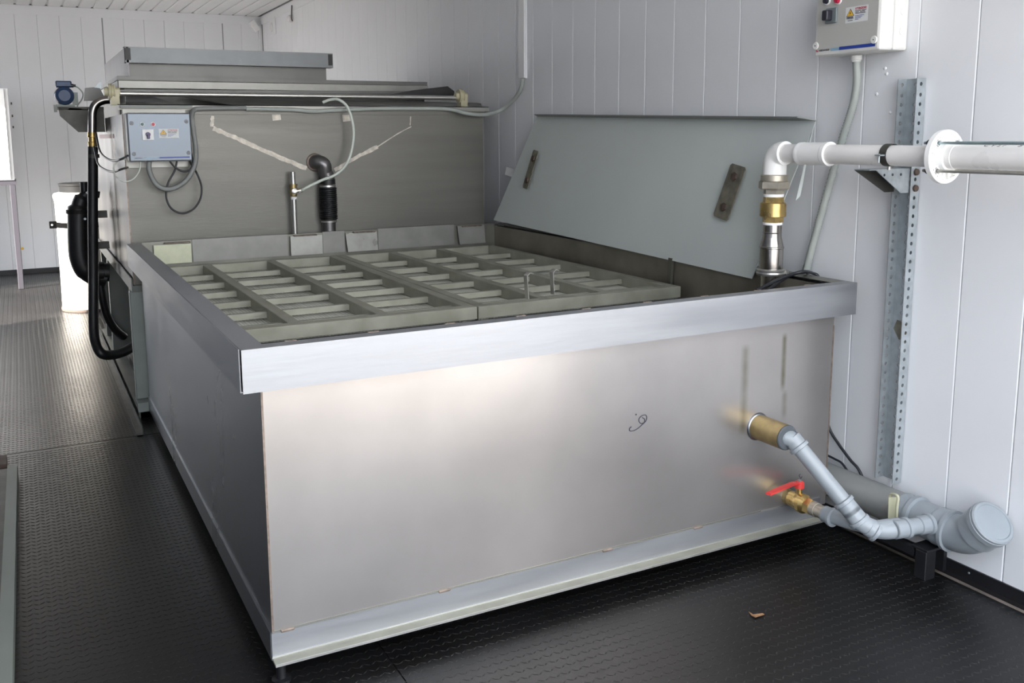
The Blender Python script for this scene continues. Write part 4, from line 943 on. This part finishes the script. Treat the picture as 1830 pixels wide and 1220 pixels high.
part('hook', M['dark_steel'], hkx, lambda b: b.tube([(XW-.012, c.y-.05, c.z+.12), (XW-.02, c.y-.05, c.z), (XW-.012, c.y-.05, c.z-.03)], .006, 8))

# ------------------------------------------------------------------ drainage at the right
XD, ZD, RD = 1.956, .158, .055
dp = thing('drain_pipe', (XD, 0, .10), 'large grey plastic drain pipe along the foot of the right wall, capped at its end', 'drain pipe')
D = lambda n, m, fn: part(n, M[m], dp, fn)
ys1, ys2 = U(1640, 908, X=XD).y, U(1700, 941, X=XD).y
D('long_pipe', 'grey_pipe_dusty', lambda b: b.cyl((XD, 2.3, ZD), (XD, ys1, ZD), RD, 36))
D('tee_socket', 'grey_pipe', lambda b: b.lathe([(-.05, RD+.001), (-.048, RD+.0035), (-.012, RD+.0035), (-.010, RD+.009), (.004, RD+.009), (.008, RD+.001)], (XD, ys1, ZD), (0, -1, 0), 36))
D('tee_body', 'grey_pipe', lambda b: b.cyl((XD, ys1, ZD), (XD, ys2, ZD), RD, 36))
D('elbow_ring', 'grey_pipe', lambda b: b.lathe([(-.045, RD+.001), (-.040, RD+.0035), (-.006, RD+.0035), (-.004, RD+.009), (.008, RD+.009), (.010, RD+.002)], (XD, ys2, ZD), (0, -1, 0), 36))
cc = U(1783, 932, X=XD+.0); 
ecap = V((XD-.012, ys2-.128, ZD+.072)); em = V((XD, ys2-.055, ZD))
ed = (ecap-em).normalized(); 
D('elbow', 'grey_pipe', lambda b: b.tube([V((XD, ys2, ZD))]+bend((XD, ys2, ZD), em, ecap, .045, 8)[1:], RD+.001, 36))
D('elbow_socket', 'grey_pipe', lambda b: b.lathe([(-.05, RD+.002), (-.046, RD+.0065), (0, RD+.0065), (0, RD+.0105), (.016, RD+.0105), (.018, RD+.006)], ecap-ed*.01, ed, 36))
D('end_cap', 'grey_pipe', lambda b: b.lathe([(.008, RD+.009), (.020, RD+.009), (.024, RD+.005), (.024, RD-.002), (.0215, RD-.004), (.0215, 0)], ecap-ed*.005, ed, 40))
# waste pipe from the outlet stub
wst = thing('waste_pipe', (1.65, -.2, .1), 'thin grey plastic waste pipe slanting from the tank outlet to the drain', 'waste pipe')
Wn = lambda n, m, fn: part(n, M[m], wst, fn)
rw = .0245
s0 = V((SX, -.118, SZ)); s1 = V((SX+.002, -.150, SZ-.002))
T = V((1.725, -.330, .155))                 # low bend where it meets the valve branch
k1 = U(1425, 795, X=1.60); k2 = U(1537, 932, X=1.700)
e_in = U(1412, 782, X=1.585)
dvec = (k2-k1).normalized()
sock = lambda b, c, d, r=rw, L=.045: b.lathe([(0, r+.001), (.002, r+.0035), (L-.014, r+.0035), (L-.012, r+.0075), (L-.002, r+.0075), (L, r+.001)], c, d, 24)
Wn('top_elbow', 'grey_pipe', lambda b: b.tube(bend(s0, e_in-V((0, 0, -.004)), k1, .028, 8), rw+.0015, 22))
Wn('pipe_socket', 'grey_pipe', lambda b: sock(b, k1-dvec*.03, dvec))
Wn('slanted_pipe', 'grey_pipe', lambda b: b.cyl(k1, k2, rw, 24))
m1 = k1.lerp(k2, .74)
Wn('pipe_socket', 'grey_pipe', lambda b: sock(b, m1+dvec*.045, -dvec, L=.05))
k3 = U(1566, 950, X=1.735); k4 = U(1612, 944, X=1.80); k5 = U(1665, 935, X=1.905)
d34 = (k4-k3).normalized(); d45 = (k5-k4).normalized(); d23 = (k3-k2).normalized()
Wn('pipe_socket', 'grey_pipe', lambda b: sock(b, k2-dvec*.045, dvec, L=.05))
Wn('low_elbow', 'grey_pipe', lambda b: b.tube([k2-dvec*.02]+bend(k2, k3, k4, .045, 10), rw+.0025, 22))
Wn('pipe_socket', 'grey_pipe', lambda b: sock(b, k3-d23*.028, d23, L=.032))
Wn('low_pipe', 'grey_pipe', lambda b: b.tube([k4, k5], rw, 22))
Wn('pipe_socket', 'grey_pipe', lambda b: sock(b, k4-d45*.03, d45, L=.05))
Wn('pipe_socket', 'grey_pipe', lambda b: sock(b, k5-d45*.05, d45, rw, .045))
# branch from the ball valve
v0 = V((1.715, 0, .160))
ball = thing('ball_valve', (1.715, -.06, .13), 'brass ball valve with red lever low on the front of the tank', 'valve')
Bv = lambda n, m, fn: part(n, M[m], ball, fn)
Bv('weld_nipple', 'brass_old', lambda b: b.lathe([(0, .026), (.012, .022), (.02, .021)], v0, (0, -1, 0), 20))
Bv('valve_body', 'brass', lambda b: b.lathe([(.014, .022), (.018, .0255), (.045, .027), (.06, .032), (.075, .032), (.088, .024), (.090, .024)], v0, (0, -1, 0), 24))
Bv('hex_end', 'brass', lambda b: b.lathe([(.088, .027), (.110, .027)], v0, (0, -1, 0), 6, False))
Bv('reducer', 'nickel', lambda b: b.lathe([(.110, .0235), (.130, .0235), (.131, .0215), (.175, .0215)], v0, (0, -1, 0), 24))
Bv('stem', 'brass', lambda b: b.cyl(v0+V((0, -.05, .025)), v0+V((0, -.05, .050)), .010, 12))
h0_ = v0+V((0, -.05, .050))
tipx = U(1374, 882, Y=-.10)
def lever(b):
    b.lathe([(-.002, .016), (.016, .015), (.020, .010)], h0_, (0, 0, 1), 16)
    p = [h0_+V((0, 0, .010)), h0_+V((-.02, -.004, .018)), h0_+V((-.04, -.01, .022)), tipx.lerp(h0_, .35)+V((0, 0, .008)), tipx]
    for i in range(len(p)-1): b.bar(p[i], p[i+1]+(p[i+1]-p[i])*.06, .018, .006, side=(0, 1, 0))
Bv('lever', 'red', lever)
Bv('lever_nut', 'galv', lambda b: b.lathe([(.020, .006), (.024, .006)], h0_, (0, 0, 1), 6, False))
vb0 = v0+V((0, -.160, 0)); vb1 = U(1522, 933, X=1.722)
dv = (vb1-vb0).normalized()
Wn('pipe_socket', 'grey_pipe', lambda b: sock(b, vb0, V((0, -1, 0)), .0225, .04))
Wn('branch_pipe', 'grey_pipe', lambda b: b.tube([vb0, vb1, k3+V((0, 0, .012)), k4+V((0, .01, .006))], rw-.001, 20))
# stand under the drain pipe
sf = U(1655, 1038, Z=0)
sdp = thing('pipe_stand', (1.93, sf.y, 0), 'black square steel stand carrying the end of the drain pipe', 'stand')
ztp = ZD-RD-.004
sx0 = U(1652, 1038, Z=0).x-.002
part('post', M['black_trim'], sdp, lambda b: b.bbox(sx0, sx0+.045, sf.y, sf.y+.04, 0, ztp-.008, .002, 1))
part('top_bar', M['black_trim'], sdp, lambda b: b.bbox(sx0-.0, XW-.0075, sf.y-.002, sf.y+.055, ztp-.008, ztp, .001, 1))
part('cross_rail', M['black_trim'], sdp, lambda b: b.box(sx0-.0, sx0+.02, sf.y+.045, .7, ztp-.035, ztp-.009))
part('rear_post', M['black_trim'], sdp, lambda b: b.box(sx0, sx0+.03, .66, .70, 0, ztp-.035))
part('wall_post', M['black_trim'], sdp, lambda b: b.box(XW-.022, XW-.007, sf.y+.02, sf.y+.05, 0, ztp-.009))
# cream clip in front of the big pipe
cq = U(1595, 905, X=1.86)
clp = thing('pipe_clip', cq, 'cream plastic clip standing between the waste pipe and the drain pipe', 'clip')
part('clip_strap', M['clip'], clp, lambda b: b.bar(U(1595, 888, X=1.87), U(1594, 932, X=1.87), .026, .004, side=(.9, -.4, 0)))
part('clip_loop', M['clip'], clp, lambda b: b.tube(spline([U(1590, 887, X=1.868), U(1593, 883, X=1.868), U(1601, 884, X=1.862), U(1605, 889, X=1.862), U(1603, 905, X=1.862), U(1602, 925, X=1.862)], 4), .0045, 8))
# odds and ends on the floor
a_, b__ = U(1318, 1090, Z=0), U(1366, 1096, Z=0)
lp = [U(1338, 1093, Z=.002), U(1346, 1098, Z=.004), U(1363, 1096, Z=.003), U(1366, 1098, Z=.002), U(1350, 1103, Z=.004), U(1343, 1100, Z=.003)]
tag(part('dry_leaf', M['leaf'], None, lambda b: b.prism(lp, (0, 0, .0015))), 'small dry brown leaf on the black floor in front of the tank', 'leaf')
t1, t2, t3, t4 = U(14, 829, Z=.05), U(31, 829, Z=.05), U(22, 1222, Z=.05), U(-10, 1222, Z=.05)
dct = thing('floor_duct', (-.62, 1.2, 0), 'grey-green folded steel duct lying on the floor at the left edge', 'duct')
e_ = V(((t2.x-t3.x), (t2.y-t3.y), 0)).normalized(); t3 = t2-e_*3.5; sd__ = V((-e_.y, e_.x, 0))
part('top_strip', M['duct'], dct, lambda b: b.prism([t2, t2+sd__*.036, t3+sd__*.036, t3], (0, 0, -.05)))
part('inner_sheet', M['dark_steel'], dct, lambda b: b.prism([t2+sd__*.036+V((0, 0, -.012)), t2+sd__*.40+V((0, 0, -.012)), t3+sd__*.40+V((0, 0, -.012)), t3+sd__*.036+V((0, 0, -.012))], (0, 0, -.030)))
brd = [U(-20, 832, Z=.02), U(12, 829, Z=.02), U(12, 812, Z=.02), U(-20, 815, Z=.02)]
tag(part('wooden_board', M['wood'], None, lambda b: b.prism(brd, (0, 0, -.018))), 'brown board end on the floor beyond the grey-green duct', 'board')
